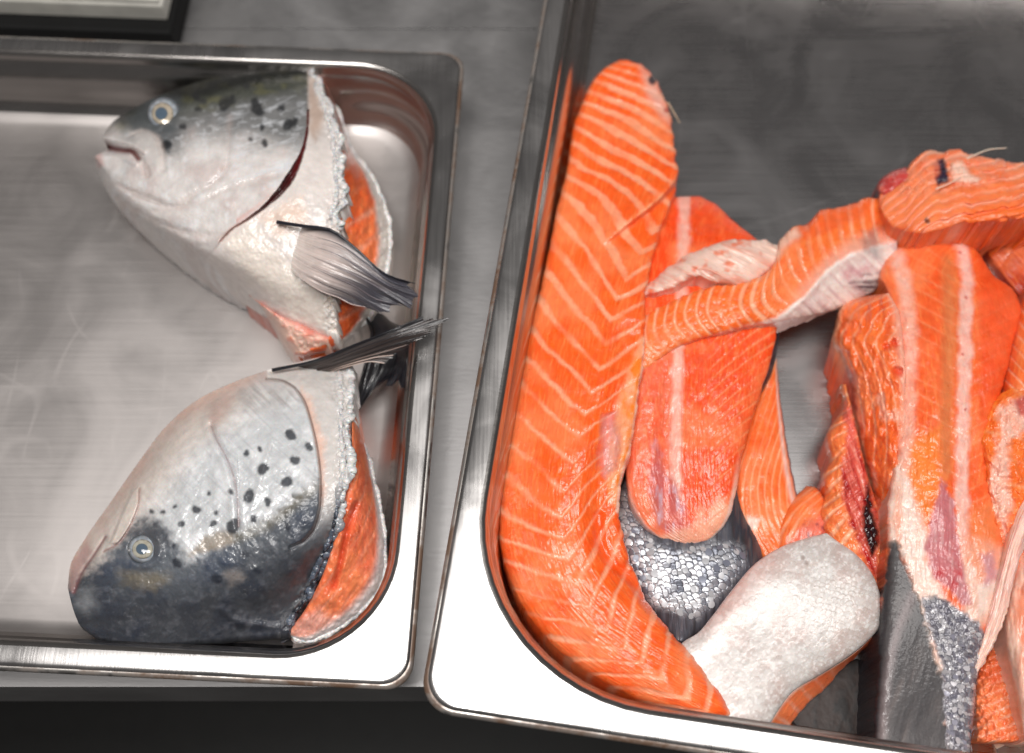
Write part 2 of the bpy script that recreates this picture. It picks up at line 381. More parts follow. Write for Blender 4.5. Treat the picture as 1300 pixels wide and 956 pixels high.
# ------------------------------------------------------------------ the counter
def slab(name, x0, x1, y0, y1, z0, z1, mat, bev=.003):
    V = []; F = []
    rings = [(0, z0), (0, z1-bev), (bev*.3, z1-bev*.3), (bev, z1)]
    for i, z in rings: V += [(x0+i, y0+i, z), (x1-i, y0+i, z), (x1-i, y1-i, z), (x0+i, y1-i, z)]
    for k in range(3):
        for j in range(4): F.append((k*4+j, k*4+(j+1) % 4, (k+1)*4+(j+1) % 4, (k+1)*4+j))
    F.append((12, 13, 14, 15)); F.append((3, 2, 1, 0))
    return mesh(name, V, F, mat, smooth=False)
yfront = P(200, 872, 0)[1]; yseam = P(600, 36, 0)[1]
put(slab('counter', -1.1, 1.3, yfront, yseam-.0006, -.04, 0, M_COUNTER, .00004), kind='structure')
put(slab('counter', -1.1, 1.3, yseam, 1.1, -.04, 0.0, M_COUNTER, .00004), kind='structure')
M_FLOOR = plain('dark_floor_tile', (.035, .034, .033), .5)
put(mesh('floor', [(-3, -3, -.86), (3, -3, -.86), (3, 3, -.86), (-3, 3, -.86)], [(0, 1, 2, 3)], M_FLOOR), kind='structure')
# ------------------------------------------------------------------ the steel trays
def rrect(a, b, r, n=14):
    p = []
    for cx, cy, s in ((a-r, b-r, 0), (-(a-r), b-r, 90), (-(a-r), -(b-r), 180), (a-r, -(b-r), 270)):
        for k in range(n): t = R(s+90*k/(n-1)); p.append((cx+r*math.cos(t), cy+r*math.sin(t)))
    return np.array(p)
def loft(name, rings, mat, parent, a, b, xf, cap=False):
    V = []
    for ins, z, r in rings:
        q = rrect(a-ins, b-ins, r); w = xf(q); V.append(np.column_stack([w, np.full(len(w), z)]))
    m = len(V[0]); F = []
    for k in range(len(rings)-1):
        for j in range(m): F.append((k*m+j, k*m+(j+1) % m, (k+1)*m+(j+1) % m, (k+1)*m+j))
    if cap: F.append(tuple((len(rings)-1)*m+j for j in range(m)))
    o = mesh(name, np.vstack(V), F, mat, parent)
    return o
def tray(corner, ang, la, lb, which, rim, label, group, ro, ri, fl, mbase):
    """corner: world xy of one corner; which: (sx,sy) signs of that corner seen from the centre"""
    ca, sa = math.cos(ang), math.sin(ang); a, b = la/2, lb/2
    cx = corner[0]-(which[0]*a*ca-which[1]*b*sa); cy = corner[1]-(which[0]*a*sa+which[1]*b*ca)
    t = bpy.data.objects.new('steel_tray', None); COL.objects.link(t); t.location = (cx, cy, 0); put(t, label, 'tray', group)
    xf = lambda q: np.column_stack([cx+q[:, 0]*ca-q[:, 1]*sa, cy+q[:, 0]*sa+q[:, 1]*ca])
    h = rim
    loft('rim', [(.0016, h-.0012, ro), (.0024, h-.0003, ro), (.0034, h, ro), (fl*.6, h+.0003, ro*.4+ri*.6), (fl, h, ri)], M_RIM, t, a, b, xf)
    e = [(.0018+.0018*math.cos(R(x)), h-.0028+.0018*math.sin(R(x)), ro) for x in range(60, 341, 35)]
    loft('rolled_edge', e, M_EDGE, t, a, b, xf)
    r = [(fl, h, ri)]
    for k in range(1, 6):
        th = R(90*k/5); r.append((fl+.0032*math.sin(th), h-.0032*(1-math.cos(th)), ri-.003*math.sin(th)))
    dr = .1; zc = .0155; x0 = fl+.0032; zz = h-.0032
    r.append((x0+.001, zz-.004, ri-.004)); r.append((x0+.0022, zz-.0045, ri-.005))
    xw = x0+.0022+dr*(zz-.0045-zc); r.append((xw, zc, ri-.010))
    for k in range(1, 9):
        th = R(84*k/8); r.append((xw+.0135*(1-math.cos(th))*1.0, zc-.0135*math.sin(th), ri-.010-.004*k/8))
    loft('wall', r[:-3], M_WALL, t, a, b, xf)
    loft('base', r[-4:]+[(xw+.03, .0019, ri-.016)], mbase, t, a, b, xf, cap=True)
    return t, xf
angL = R(-2.75)
tl, xfL = tray(P(590.5, 64.5, 42)[:2], angL, .53, .327, (1, 1), .042, 'shallow steel tray holding two fish heads', 'steel trays', .011, .047, .0098, M_BASE)
q0, q1 = P(690, 0, 62)[:2], P(539, 850, 62)[:2]
angR = -math.atan2(q0[0]-q1[0], q0[1]-q1[1])
tr, xfR = tray(P(529.5, 901, 62)[:2], angR, .41, .53, (-1, -1), .062, 'deeper steel tray filled with orange salmon pieces', 'steel trays', .013, .076, .0108, M_BASE2)
# ------------------------------------------------------------------ fish colours
ORANGE = lin(253, 102, 30); DEEP = lin(240, 70, 14); PALE = lin(252, 184, 150); FAT = lin(250, 190, 164)
WHITE = lin(232, 214, 204); PINK = lin(232, 170, 158); RED = lin(150, 18, 22); PURPLE = lin(160, 88, 104)
SILVER = lin(214, 218, 222); NAVY = lin(52, 58, 72); BLACK = lin(24, 25, 30); OLIVE = lin(96, 92, 72)
def prm3(shape, met, rgh, sss):
    a = np.empty(shape+(3,)); a[..., 0] = met; a[..., 1] = rgh; a[..., 2] = sss; return a
def lines(ph, width, soft=.06):
    t = np.abs((ph % 1.)-.5)*2          # 1 on the line
    return sstep(1-width-soft, 1-width+soft, t)
def flesh(g, phase, width=.24, base=ORANGE, fat=PALE, fs=1., seed=3, grain=(14, 2.2), relief=.35, along=None, deep=.5):
    """salmon muscle: white seams where phase crosses an integer, fine fibres between them"""
    wob = (fbm(g.X/20, g.Y/20, 3, seed)-.5)*.20+(fbm(g.X/5, g.Y/5, 2, seed+5)-.5)*.09
    ln = lines(phase+wob, width*(.5+1.0*fbm(g.X/34, g.Y/34, 2, seed+8)), .20)*fs
    ln = ln*(.35+.65*sstep(.28, .55, fbm(g.X/40+9, g.Y/40, 3, seed+15)))
    fib = fbm(g.s/grain[0], g.w/grain[1], 3, seed+1)
    blot = fbm(g.X/30, g.Y/30, 4, seed+2)
    c = np.broadcast_to(base, g.X.shape+(3,)).copy()
    c = mix(c, DEEP, np.clip((blot-.45)*2.2, 0, 1)*deep)
    c = mix(c, lin(254, 140, 76), np.clip((fib-.5)*1.8, 0, .5))
    c = mix(c, lin(240, 84, 32), np.clip((.45-fib)*1.8, 0, .4))
    c = mix(c, lin(255, 150, 96), np.clip((fbm(g.X/55, g.Y/55, 3, seed+21)-.5)*2.5, 0, .45))
    c = mix(c, fat, np.clip(ln, 0, 1)*(.38+.6*fbm(g.X/22, g.Y/22, 3, seed+12)))
    dz = -relief*ln+(fib-.5)*.5+(blot-.5)*2.0
    p = prm3(g.X.shape, 0, .38, .35); p[..., 1] += (fbm(g.X/7, g.Y/7, 2, seed+9)-.5)*.35
    return c, p, dz
GP = 'cut salmon pieces in the deeper tray'
# ------------------------------------------------------------------ long curled fillet along the tray wall
A_L = [(787, 76), (772, 84), (757, 98), (738, 135), (727, 165), (722, 205), (706, 270), (690, 350), (673, 420), (656, 500), (641, 580), (633, 650), (637, 700), (651, 745), (682, 797), (722, 837), (770, 868), (820, 893), (880, 912)]
A_R = [(795, 76), (812, 82), (832, 102), (848, 140), (856, 190), (860, 224), (846, 270), (828, 325), (819, 380), (819, 440), (810, 500), (803, 560), (787, 620), (791, 680), (806, 730), (829, 775), (851, 802), (880, 835), (905, 868), (925, 895), (935, 912)]
fa = thing('salmon_fillet', 740, 560, 3, 'long orange fillet with chevron fat lines curling along the tray wall', 'salmon fillet')
def paint_a(g):
    y = g.sm/g.sm.max()
    vc = np.interp(y, [0, .22, .36, .5, .62, .8, 1], [1.05, 1.02, .72, .60, .52, .50, .5])
    sl = np.interp(y, [0, .3, .5, .7, 1], [.62, .85, .85, .75, .8]); sr = np.interp(y, [0, .3, .45, .6, 1], [.2, .35, .6, .9, 1.0])
    x = g.v*g.wm; xc = vc*g.wm; d = x-xc
    Aa = np.where(d < 0, sl*d, -sr*d); Aa = Aa-6*np.exp(-(d/9)**2)*0
    pitch = np.interp(y, [0, .25, .5, 1], [21, 27, 31, 33])
    ph = np.cumsum(np.broadcast_to(np.gradient(g.sm, axis=1), g.X.shape)/pitch, axis=1)-Aa/pitch
    ph = ph+(fbm(g.X/80, g.Y/80, 2, 13)-.5)*.8
    wd = np.interp(y, [0, .25, .4, .6, .8, 1], [.34, .30, .20, .17, .22, .26])
    c, p, dz = flesh(g, ph, wd, fs=np.interp(y, [0, .3, .42, .6, .75, 1], [1.7, 1.6, 1.2, 1.0, 1.2, 1.35]), seed=11, grain=(16, 2.0), fat=lin(252, 178, 140), deep=.5)
    val = 1-sstep(2, 30, pdist(g.X, g.Y, [(800, 430), (788, 500), (772, 560), (765, 620), (768, 690), (800, 740)])[0])
    dz += -5.0*val+3.0*np.exp(-((g.v-.45)/.2)**2)*sstep(.3, .5, y)
    # folded belly edge, pale with yolk-orange patches
    m = inside(g.X, g.Y, [(822, 425), (816, 470), (812, 500), (806, 560), (792, 612), (786, 645), (778, 640), (770, 600), (772, 560), (783, 520), (795, 480), (812, 430)], 5, 4, 3)
    c = mix(c, lin(246, 176, 132), m*.8)
    k = np.clip((fbm(g.X/14+3, g.Y/20, 3, 40)-.46)*5, 0, 1)
    c = mix(c, lin(250, 134, 40), m*k)
    pu = inside(g.X, g.Y, [(766, 528), (780, 520), (786, 560), (782, 595), (768, 610), (760, 590)], 6, 4, 5)
    c = mix(c, lin(206, 150, 150), pu*.65*np.clip(.4+fbm(g.X/3, g.Y/26, 3, 8), 0, 1)); dz += -2.0*pu
    w = 1-sstep(2, 6, pdist(g.X, g.Y, [(822, 428), (818, 470), (812, 505), (805, 560), (790, 615), (786, 648)])[0])
    c = mix(c, lin(250, 226, 210), w*.75)
    FL = [(866, 222), (846, 246), (824, 266), (800, 284), (776, 304), (752, 322)]
    fd_, ft = pdist(g.X, g.Y, FL); lx = np.interp(g.Y, [222, 246, 266, 284, 304, 322], [866, 846, 824, 800, 776, 752]); up = (g.X < lx) & (g.Y < 340) | (g.Y < 222)
    fade = (1-sstep(.55, 1, ft))*sstep(120, 200, g.Y)
    sd = np.where(up, fd_, -fd_); step = sstep(-3, 3, sd)*np.exp(-np.clip(sd, 0, 200)/55)
    dz += 5.0*step*fade; dz += -2.5*np.exp(-((sd+7)/9)**2)*fade
    c = mix(c, lin(250, 186, 140), np.exp(-((sd-2)/3.2)**2)*fade*.7*np.clip(fbm(g.X/5, g.Y/5, 2, 9)*1.8-.2, 0, 1))
    # ragged membrane at the tip with a blood spot
    tip = inside(g.X, g.Y, [(812, 84), (832, 100), (850, 140), (852, 160), (840, 150), (822, 122)], 7)
    c = mix(c, lin(226, 176, 160), tip*.75)
    c = mix(c, lin(40, 22, 34), spots(g.X, g.Y, [(828, 102, 5)]))
    c = mix(c, lin(170, 50, 50), spots(g.X, g.Y, [(849, 123, 4), (846, 140, 3)])*.8)
    crease = 1-sstep(1, 10, pdist(g.X, g.Y, [(760, 655), (762, 690), (775, 712), (800, 735), (826, 772)])[0])
    dz += -2.2*crease
    c = mix(c, DEEP, crease*.35)
    return c, p, dz
gA = sheet('flesh', ruled(A_L, A_R, 800, 190, [13, 16, 24, 28, 30, 32, 32, 32, 32, 28], [14, 18, 28, 38, 44, 46, 42, 38, 36, 30], [3, 4, 5, 6, 9, 10, 11, 12, 12, 10], p=[8, 8, 7, 5, 4, 3.6, 3.4, 3.4], rag=(1.5, 3), ends=(.03, .03)), M_FLESH, fa, paint_a, zb=2.2)
tube('bone', [(848, 130, 22), (855, 142, 23), (863, 156, 20)], .35, .2, M_FLESH, fa, (lin(220, 190, 160), (0, .4, .2)))
# ------------------------------------------------------------------ tail piece with the white spine line
B_L = [(842, 250), (828, 290), (816, 340), (808, 400), (803, 460), (798, 520), (795, 575), (796, 615), (803, 645), (822, 672), (848, 688), (868, 694)]
B_R = [(888, 249), (906, 258), (930, 280), (960, 304), (982, 335), (990, 375), (986, 420), (976, 465), (957, 525), (942, 580), (934, 625), (928, 652), (905, 682), (876, 694)]
fb = thing('salmon_tail_piece', 880, 600, 3, 'red orange tail piece with white spine line and silver scaled skin', 'salmon piece')
B_SP = [(868, 247), (868, 300), (866, 360), (862, 430), (859, 500), (857, 560), (860, 620), (866, 660)]
def paint_b(g):
    d, t = pdist(g.X, g.Y, B_SP)
    rs = np.where(g.X > 862, 1., 0.)
    # right half: seams swing outward from fine ribs near the spine
    ph = (g.Y+1.15*(g.X-862)-.0012*(g.X-862)**2*2)/15.
    far = sstep(28, 55, g.X-862+0*g.Y)*sstep(330, 420, g.Y)
    c, p, dz = flesh(g, ph, .22, base=lin(242, 80, 26), fat=lin(246, 146, 98), fs=far, seed=21, grain=(10, 2.0), deep=.5)
    rib = lines((g.X+4*fbm(g.X/30, g.Y/30, 2, 3))/5.2, .25, .2)*rs*(1-far)*sstep(420, 460, g.Y)
    c = mix(c, lin(246, 120, 80), rib*.3); dz -= rib*.2
    lf = (1-rs)*sstep(410, 470, g.Y)
    c = mix(c, lin(238, 150, 118), lf*.35*np.clip(fbm(g.X/6, g.Y/6, 3, 71)*1.6, 0, 1))
    sp = 1-sstep(3., 11.5, d+7*(fbm(g.X/9, g.Y/9, 3, 4)-.5)+.8*np.sin(g.Y/7))
    sp = sp*(1-.8*sstep(600, 655, g.Y))
    c = mix(c, lin(244, 200, 184), sp*(.5+.4*fbm(g.X/6, g.Y/6, 3, 6))); dz += sp*.5
    pu = inside(g.X, g.Y, [(832, 560), (850, 600), (870, 640), (876, 680), (860, 690), (836, 672), (826, 640), (826, 600)], 8, 5, 6)
    c = mix(c, lin(186, 96, 104), pu*.7*np.clip(.3+1.1*fbm(g.X/9, g.Y/22, 3, 3), 0, 1))
    c = mix(c, lin(214, 178, 190), pu*np.clip((fbm(g.X/5, g.Y/16, 3, 31)-.55)*5, 0, 1)*.8)
    wm = inside(g.X, g.Y, [(880, 668), (890, 640), (898, 660), (912, 628), (926, 640), (930, 656), (905, 684), (878, 696), (845, 690), (830, 680)], 7, 5, 9)
    c = mix(c, lin(246, 188, 158), wm*.75)
    e = 1-sstep(.02, .06, 1-g.v); c = mix(c, lin(240, 190, 168), e*sstep(560, 640, g.Y))
    e2 = np.maximum(np.maximum(1-sstep(0, .06, g.v), 1-sstep(0, .06, 1-g.v)), 1-sstep(0, .05, 1-g.u)); c = mix(c, lin(232, 214, 206), e2*.85*sstep(600, 660, g.Y))
    dz += -2*np.exp(-((g.X-846)/12)**2)*sstep(440, 520, g.Y)
    return c, p, dz
gB = sheet('flesh', ruled(B_L, B_R, 520, 200, [16, 26, 31, 32, 32, 31, 28, 24], [12, 22, 26, 28, 29, 29, 27, 24], [3, 4, 4, 5, 5, 5, 4, 1.5], p=7, rag=(1, 1.5), ends=(.05, .1)), M_FLESH, fb, paint_b, zb=17, rings=((.4, .3), (1., 2.)))
SK_L = [(808, 560), (790, 610), (784, 650), (784, 690), (797, 735), (822, 775), (842, 800), (852, 812)]
SK_R = [(925, 600), (940, 625), (950, 655), (965, 690), (968, 715), (945, 752), (905, 790), (872, 814)]
SCALES = [(806, 590), (780, 640), (778, 690), (800, 735), (828, 770), (850, 775), (885, 785), (925, 745), (945, 715), (940, 690), (905, 690), (870, 700), (830, 690), (806, 660)]
def paint_bs(g):
    sc = inside(g.X, g.Y, SCALES, 8, 4, 2)
    c = np.broadcast_to(lin(96, 98, 108), g.X.shape+(3,)).copy()
    c = mix(c, lin(112, 114, 124), sc*.8); c = mix(c, lin(58, 60, 70), inside(g.X, g.Y, [(925, 640), (940, 620), (970, 690), (965, 720), (930, 700)], 10))
    idv, ed, tl = scale_rows(g.X, g.Y, 9.5, 5.6, 6.0, .35, 5)
    br = np.clip(idv*1.25-.1, 0, 1)*np.interp(g.X, [800, 880, 950], [1., .95, .45])
    cc = mix(np.broadcast_to(lin(120, 124, 136), g.X.shape+(3,)), lin(232, 233, 236), br)
    cc = mix(cc, lin(70, 72, 84), 1-sstep(.1, 1.5, ed)); c = mix(c, cc, sc)
    st = fbm(g.X/3.5, g.Y/30, 3, 5); lo = 1-sc
    c = mix(c, lin(58, 54, 56), lo*np.clip((st-.45)*3, 0, 1)*.8)
    c = mix(c, lin(150, 132, 120), lo*np.clip((.45-st)*3, 0, 1)*.35)
    return c, prm3(g.X.shape, .25+.15*sc, .34, .05), (st-.5)*.8*lo+sc*(tl*.9+np.clip(ed, 0, 2)*.12)
gBs = sheet('skin', ruled(SK_L, SK_R, 420, 330, [14, 16, 18, 16, 12], [14, 16, 18, 18, 14], [6, 8, 9, 8, 5], p=2.6), M_SKIN, fb, paint_bs, zb=2.2)
ps, nn, qq = rows_pick(gBs, inside(gBs.X, gBs.Y, SCALES, 1, 7, 2), 8.2, 5.6, .5, .35); kp = rng.uniform(0, 1, len(ps)) < .13; ps, nn, qq = ps[kp], nn[kp], qq[kp]
xs = gBs.X[qq[:, 0], qq[:, 1]]
cc = np.where((rng.uniform(0, 1, len(ps)) < np.interp(xs, [860, 910, 950], [.1, .45, .8]))[:, None], lin(122, 126, 140), lin(196, 198, 202))
nn = nn+np.array([.10, .16, 0])
flakes('scales', ps, nn, 1.6, M_SCALE, fb, cc, (.2, .42, 0), .06, .95, .0004, .10)
# dark skin edge that turns up on the far side of the tail piece
def paint_dark(g):
    c = np.broadcast_to(lin(44, 44, 52), g.X.shape+(3,)).copy(); c = mix(c, lin(120, 124, 136), np.clip((fbm(g.X/5, g.Y/12, 3, 5)-.52)*3, 0, 1)*.6)
    return c, prm3(g.X.shape, .1, .35, 0), (fbm(g.X/6, g.Y/6, 3, 1)-.5)*1.2
sheet('skin_edge', ruled([(984, 424), (976, 465), (962, 500), (955, 512)], [(990, 420), (985, 455), (975, 490), (958, 514)], 80, 16, [22, 22, 20, 18], [17, 16, 14, 13], 1.5), M_SKIN, fb, paint_dark, zb=2.2)
# ------------------------------------------------------------------ striped side strip lying beside the tail piece
fd = thing('salmon_side_strip', 975, 600, 3, 'narrow striped orange strip with thin dark skin edge beside the tail piece', 'salmon strip')
D_L = [(978, 452), (960, 500), (944, 560), (933, 615), (938, 655), (952, 690), (968, 712)]
D_R = [(985, 440), (988, 480), (993, 525), (1001, 575), (1010, 620), (1018, 655), (1020, 700)]
def paint_d(g):
    ph = (g.v*g.wm+.10*g.sm)/9.5
    c, p, dz = flesh(g, ph, .24, base=lin(246, 116, 50), fat=lin(250, 184, 140), seed=33, grain=(14, 2.5), deep=.3, fs=.9)
    e = 1-sstep(.0, .05, 1-g.v); c = mix(c, lin(90, 92, 108), e*.9); c = mix(c, lin(236, 206, 196), np.exp(-((g.v-.91)/.04)**2)*.8)
    w = inside(g.X, g.Y, [(946, 655), (965, 658), (960, 672), (950, 670)], 3, 3, 3); c = mix(c, lin(246, 220, 206), w*.8)
    return c, p, dz
sheet('flesh', ruled(D_L, D_R, 260, 70, [10, 12, 14, 16, 16, 14], [12, 12, 12, 12, 14, 12], 5, p=3, rag=(0, 1)), M_FLESH, fd, paint_d, zb=2.2)
# small curled end beside the blood-streaked piece
fd2 = thing('salmon_offcut', 1025, 660, 3, 'small curled orange offcut with pale bands and a pink torn end', 'salmon offcut')
O_L = [(985, 700), (988, 668), (996, 646), (1012, 628), (1024, 617)]
O_R = [(1050, 706), (1053, 676), (1051, 652), (1046, 632), (1034, 618)]
def paint_o(g):
    ph = (g.v*g.wm*.9-.25*g.sm)/12.
    c, p, dz = flesh(g, ph, .3, base=lin(244, 116, 52), fat=lin(250, 190, 150), seed=37, deep=.3)
    m = inside(g.X, g.Y, [(1060, 640), (1042, 652), (1018, 668), (1000, 690), (1000, 715), (1060, 715)], 8, 5, 4)
    c = mix(c, lin(226, 112, 96), m*.8); c = mix(c, lin(120, 40, 60), m*np.clip((fbm(g.X/6, g.Y/10, 3, 9)-.55)*5, 0, 1)*.8)
    return c, p, dz+np.sin(g.v*9)*.8*(1-g.u)
sheet('flesh', ruled(O_L, O_R, 100, 70, [16, 16, 14, 10], [16, 18, 16, 12], 7, rag=(1, 2), ends=(0, .25)), M_FLESH, fd2, paint_o, zb=2.2)
# ------------------------------------------------------------------ belly strip that crosses over the tail piece
fc = thing('salmon_belly_strip', 960, 400, 24, 'belly strip with orange bands and white belly skin lying across the tail piece', 'belly strip')
C_T = [(800, 418), (822, 398), (850, 384), (880, 370), (905, 364), (940, 358), (970, 348), (984, 330), (990, 305), (1006, 290), (1022, 285), (1044, 266), (1062, 266), (1085, 256), (1118, 252), (1140, 258)]
C_B = [(806, 480), (828, 464), (850, 447), (880, 433), (920, 423), (955, 414), (985, 411), (1012, 405), (1050, 396), (1085, 382), (1115, 366), (1138, 350)]
def paint_c(g):
    # orange bands curve across the strip
    ph = (g.sm-.35*g.v*g.wm+16*np.sin(g.v*3.0))/14.5
    c, p, dz = flesh(g, ph, .34, base=lin(250, 118, 48), fat=lin(250, 188, 150), seed=41, grain=(6, 4), deep=.25, relief=.6)
    d, t = pdist(g.X, g.Y, [(800, 490), (860, 440), (930, 418), (985, 402), (1020, 378), (1048, 345), (1080, 322), (1140, 300)])
    yb = np.interp(g.X, [800, 860, 930, 985, 1020, 1048, 1080, 1140], [492, 443, 420, 404, 378, 345, 322, 306])
    bl = sstep(-5, 4, g.Y-yb+5*(fbm(g.X/9, g.Y/9, 3, 4)-.5))
    pinkz = sstep(-30, -4, g.Y-yb)*sstep(990, 1030, g.X)
    c = mix(c, lin(244, 186, 166), pinkz*.7)
    sk = mix(np.broadcast_to(lin(236, 220, 212), g.X.shape+(3,)), lin(216, 184, 182), np.clip((fbm((g.X+g.Y)/60, (g.X-g.Y)/7, 3, 12)-.42)*2.4, 0, 1))
    sk = mix(sk, lin(250, 244, 238), np.exp(-(d/3.5)**2))
    c = c*(1-bl[..., None])+sk*bl[..., None]
    pk = inside(g.X, g.Y, [(1068, 345), (1100, 338), (1105, 346), (1072, 353)], 7, 6, 4); c = mix(c, lin(206, 120, 132), pk*.55)
    dk = inside(g.X, g.Y, [(1075, 362), (1108, 345), (1122, 352), (1122, 372), (1095, 376)], 8, 8, 6); c = mix(c, lin(70, 46, 56), dk*np.clip(fbm(g.X/24, g.Y/2.6, 3, 7)*2-.5, 0, 1))
    dg = inside(g.X, g.Y, [(1094, 296), (1116, 285), (1120, 330), (1100, 322)], 9, 9, 3); c = mix(c, lin(74, 78, 90), dg*.45)  # dg: shadowy gap next to the strip, put into its colour as grey
    rd = inside(g.X, g.Y, [(985, 320), (1000, 296), (1046, 262), (1110, 250), (1100, 275), (1060, 290), (1030, 300)], 5, 3, 7); c = mix(c, lin(240, 98, 44), rd*.7)
    wt = inside(g.X, g.Y, [(972, 296), (1010, 288), (1016, 300), (1000, 312), (985, 330), (978, 318)], 5, 4, 8); c = mix(c, lin(246, 196, 172), wt*.85)
    p[..., 2] = p[..., 2]*(1-bl*.6); p[..., 1] = p[..., 1]*(1-bl)+.42*bl
    dz += bl*(-3*sstep(0, 1, (g.Y-yb)/60))+2.2*np.exp(-((g.Y-yb)/9)**2)*sstep(980, 1020, g.X)
    dz += 3*np.exp(-(((g.X-1000)*.8+(g.Y-330)*.6)/12)**2)*(1-g.v)
    return c, p, dz
sheet('flesh', ruled(C_T, C_B, 460, 130, [34, 36, 38, 38, 34, 30, 26, 22], [34, 36, 36, 36, 32, 28, 22, 20], [3, 4, 5, 6, 7, 8, 7, 4], p=4, rag=(3.5, 1.2), seed=5), M_FLESH, fc, paint_c, zb=22, rings=((.5, 0.), (1., 3.)))
# pale belly membrane folded back behind the strip
def paint_m(g):
    f = fbm((g.X*.5-g.Y)/9+3, (g.X+g.Y*.5)/60, 4, 51)
    c = mix(np.broadcast_to(lin(242, 206, 190), g.X.shape+(3,)), lin(228, 138, 112), np.clip((f-.5)*4, 0, 1)*.7)
    c = mix(c, lin(238, 110, 60), np.clip((fbm(g.X/14, g.Y/10, 3, 52)-.62)*6, 0, 1)*.8)
    return c, prm3(g.X.shape, 0, .36, .4), (f-.5)*4.
MB_T = [(800, 366), (822, 360), (848, 341), (868, 328), (890, 316), (915, 306), (945, 304), (975, 306), (990, 312)]
MB_B = [(800, 382), (822, 374), (850, 368), (866, 360), (884, 352), (908, 358), (940, 362), (968, 350), (986, 334)]
sheet('membrane', ruled(MB_T, MB_B, 260, 80, [30, 33, 36, 37, 36, 32], [34, 37, 39, 40, 38, 34], [3, 4, 6, 7, 6, 4], rag=(4, 2), seed=9), M_FLESH, fc, paint_m, zb=30, rings=((.6, .5), (1., 2.)))
# ------------------------------------------------------------------ pale skin-side flap
fe = thing('salmon_belly_flap', 1000, 790, 3, 'pale silvery flap lying skin side up with orange flesh under its edge', 'belly flap')
E_L = [(852, 836), (866, 816), (885, 804), (905, 781), (930, 748), (958, 716), (990, 695), (1020, 684), (1046, 677)]
E_R = [(930, 990), (955, 960), (980, 915), (1008, 877), (1042, 856), (1075, 835), (1100, 815), (1117, 795), (1119, 765), (1108, 730), (1085, 702), (1062, 686), (1050, 677)]
def paint_e(g):
    f = fbm(g.X/26, g.Y/26, 4, 61); tx = fbm(g.X/3.2, g.Y/3.2, 3, 62)
    c = mix(np.broadcast_to(lin(210, 203, 199), g.X.shape+(3,)), lin(196, 172, 165), np.clip((f-.42)*3, 0, 1)*.7)
    c = mix(c, lin(246, 244, 242), np.clip((tx-.5)*4, 0, 1)*.6)
    pk = 1-sstep(0, .28, g.v); c = mix(c, lin(226, 178, 168), pk*.6*sstep(.15, .35, g.u)*(1-sstep(.6, .85, g.u)))
    # scale net towards the rounded end
    idv, ed, tl = scale_rows(g.X, g.Y, 8.5, 5., 5.6, -.55, 6); zone = sstep(985, 1070, g.X)*sstep(690, 760, g.Y)
    c = mix(c, lin(184, 168, 158), (1-sstep(.1, 1.6, ed))*(.22+.55*zone)); c = mix(c, lin(240, 238, 236), np.clip(idv*2-1.2, 0, 1)*.35)
    blk = noise(g.X/4.5, g.Y/4.5, 66)
    sp = spots(g.X, g.Y, [(1024, 715, 3), (1019, 708, 2.4)]); c = mix(c, lin(170, 156, 150), sp)
    p = prm3(g.X.shape, .08, .40, .10); p[..., 1] += (tx-.5)*.4+(idv-.5)*.12
    return c, p, (tx-.5)*.05+tl*(.06+.09*zone)+(f-.5)*.4
gE = sheet('skin', ruled(E_L, E_R, 420, 260, [32, 34, 36, 36, 34, 30], [24, 26, 28, 30, 32, 32], [6, 6, 6, 6, 5, 2], p=5), M_SATIN, fe, paint_e, zb=14, rings=((.5, -.2), (1., 1.5)))
def paint_ef(g):
    c, p, dz = flesh(g, g.sm/22, .2, base=lin(240, 112, 62), fat=lin(246, 176, 150), seed=67, deep=.4)
    e = 1-sstep(0, .2, g.v); c = mix(c, lin(246, 214, 200), e*.6)
    return c, p, dz
EF1 = [(972, 925), (1008, 877), (1042, 856), (1075, 836), (1100, 816), (1117, 796)]
EF2 = [(990, 935), (1022, 896), (1050, 870), (1070, 848), (1088, 832), (1114, 806)]
sheet('flesh', ruled(EF1, EF2, 160, 30, [20, 21, 22, 23, 24, 25], [8, 8, 9, 11, 15, 20], 1, rag=(0, 1.5)), M_FLESH, fe, paint_ef, zb=2.2)
fk = thing('shade_skin', 1085, 880, 3, 'dark skin sheet added to shade the tray bottom beside the pale flap', 'added skin sheet')  # dark skin edge widened into an added sheet that darkens the bright tray bottom
def paint_shade_skin(g):
    f = fbm(g.X/9, g.Y/14, 4, 151); c = mix(np.broadcast_to(lin(44, 32, 28), g.X.shape+(3,)), lin(24, 20, 20), np.clip((f-.45)*4, 0, 1))
    return c, prm3(g.X.shape, 0, .6, 0), (f-.5)*.6
sheet('skin', ruled([(1000, 905), (1035, 872), (1062, 852), (1085, 838), (1112, 836)], [(1040, 960), (1060, 960), (1080, 960), (1100, 960), (1120, 960)], 90, 80, 4, 4, 1.5, rag=(2, 0)), M_DULL, fk, paint_shade_skin, zb=2.2)
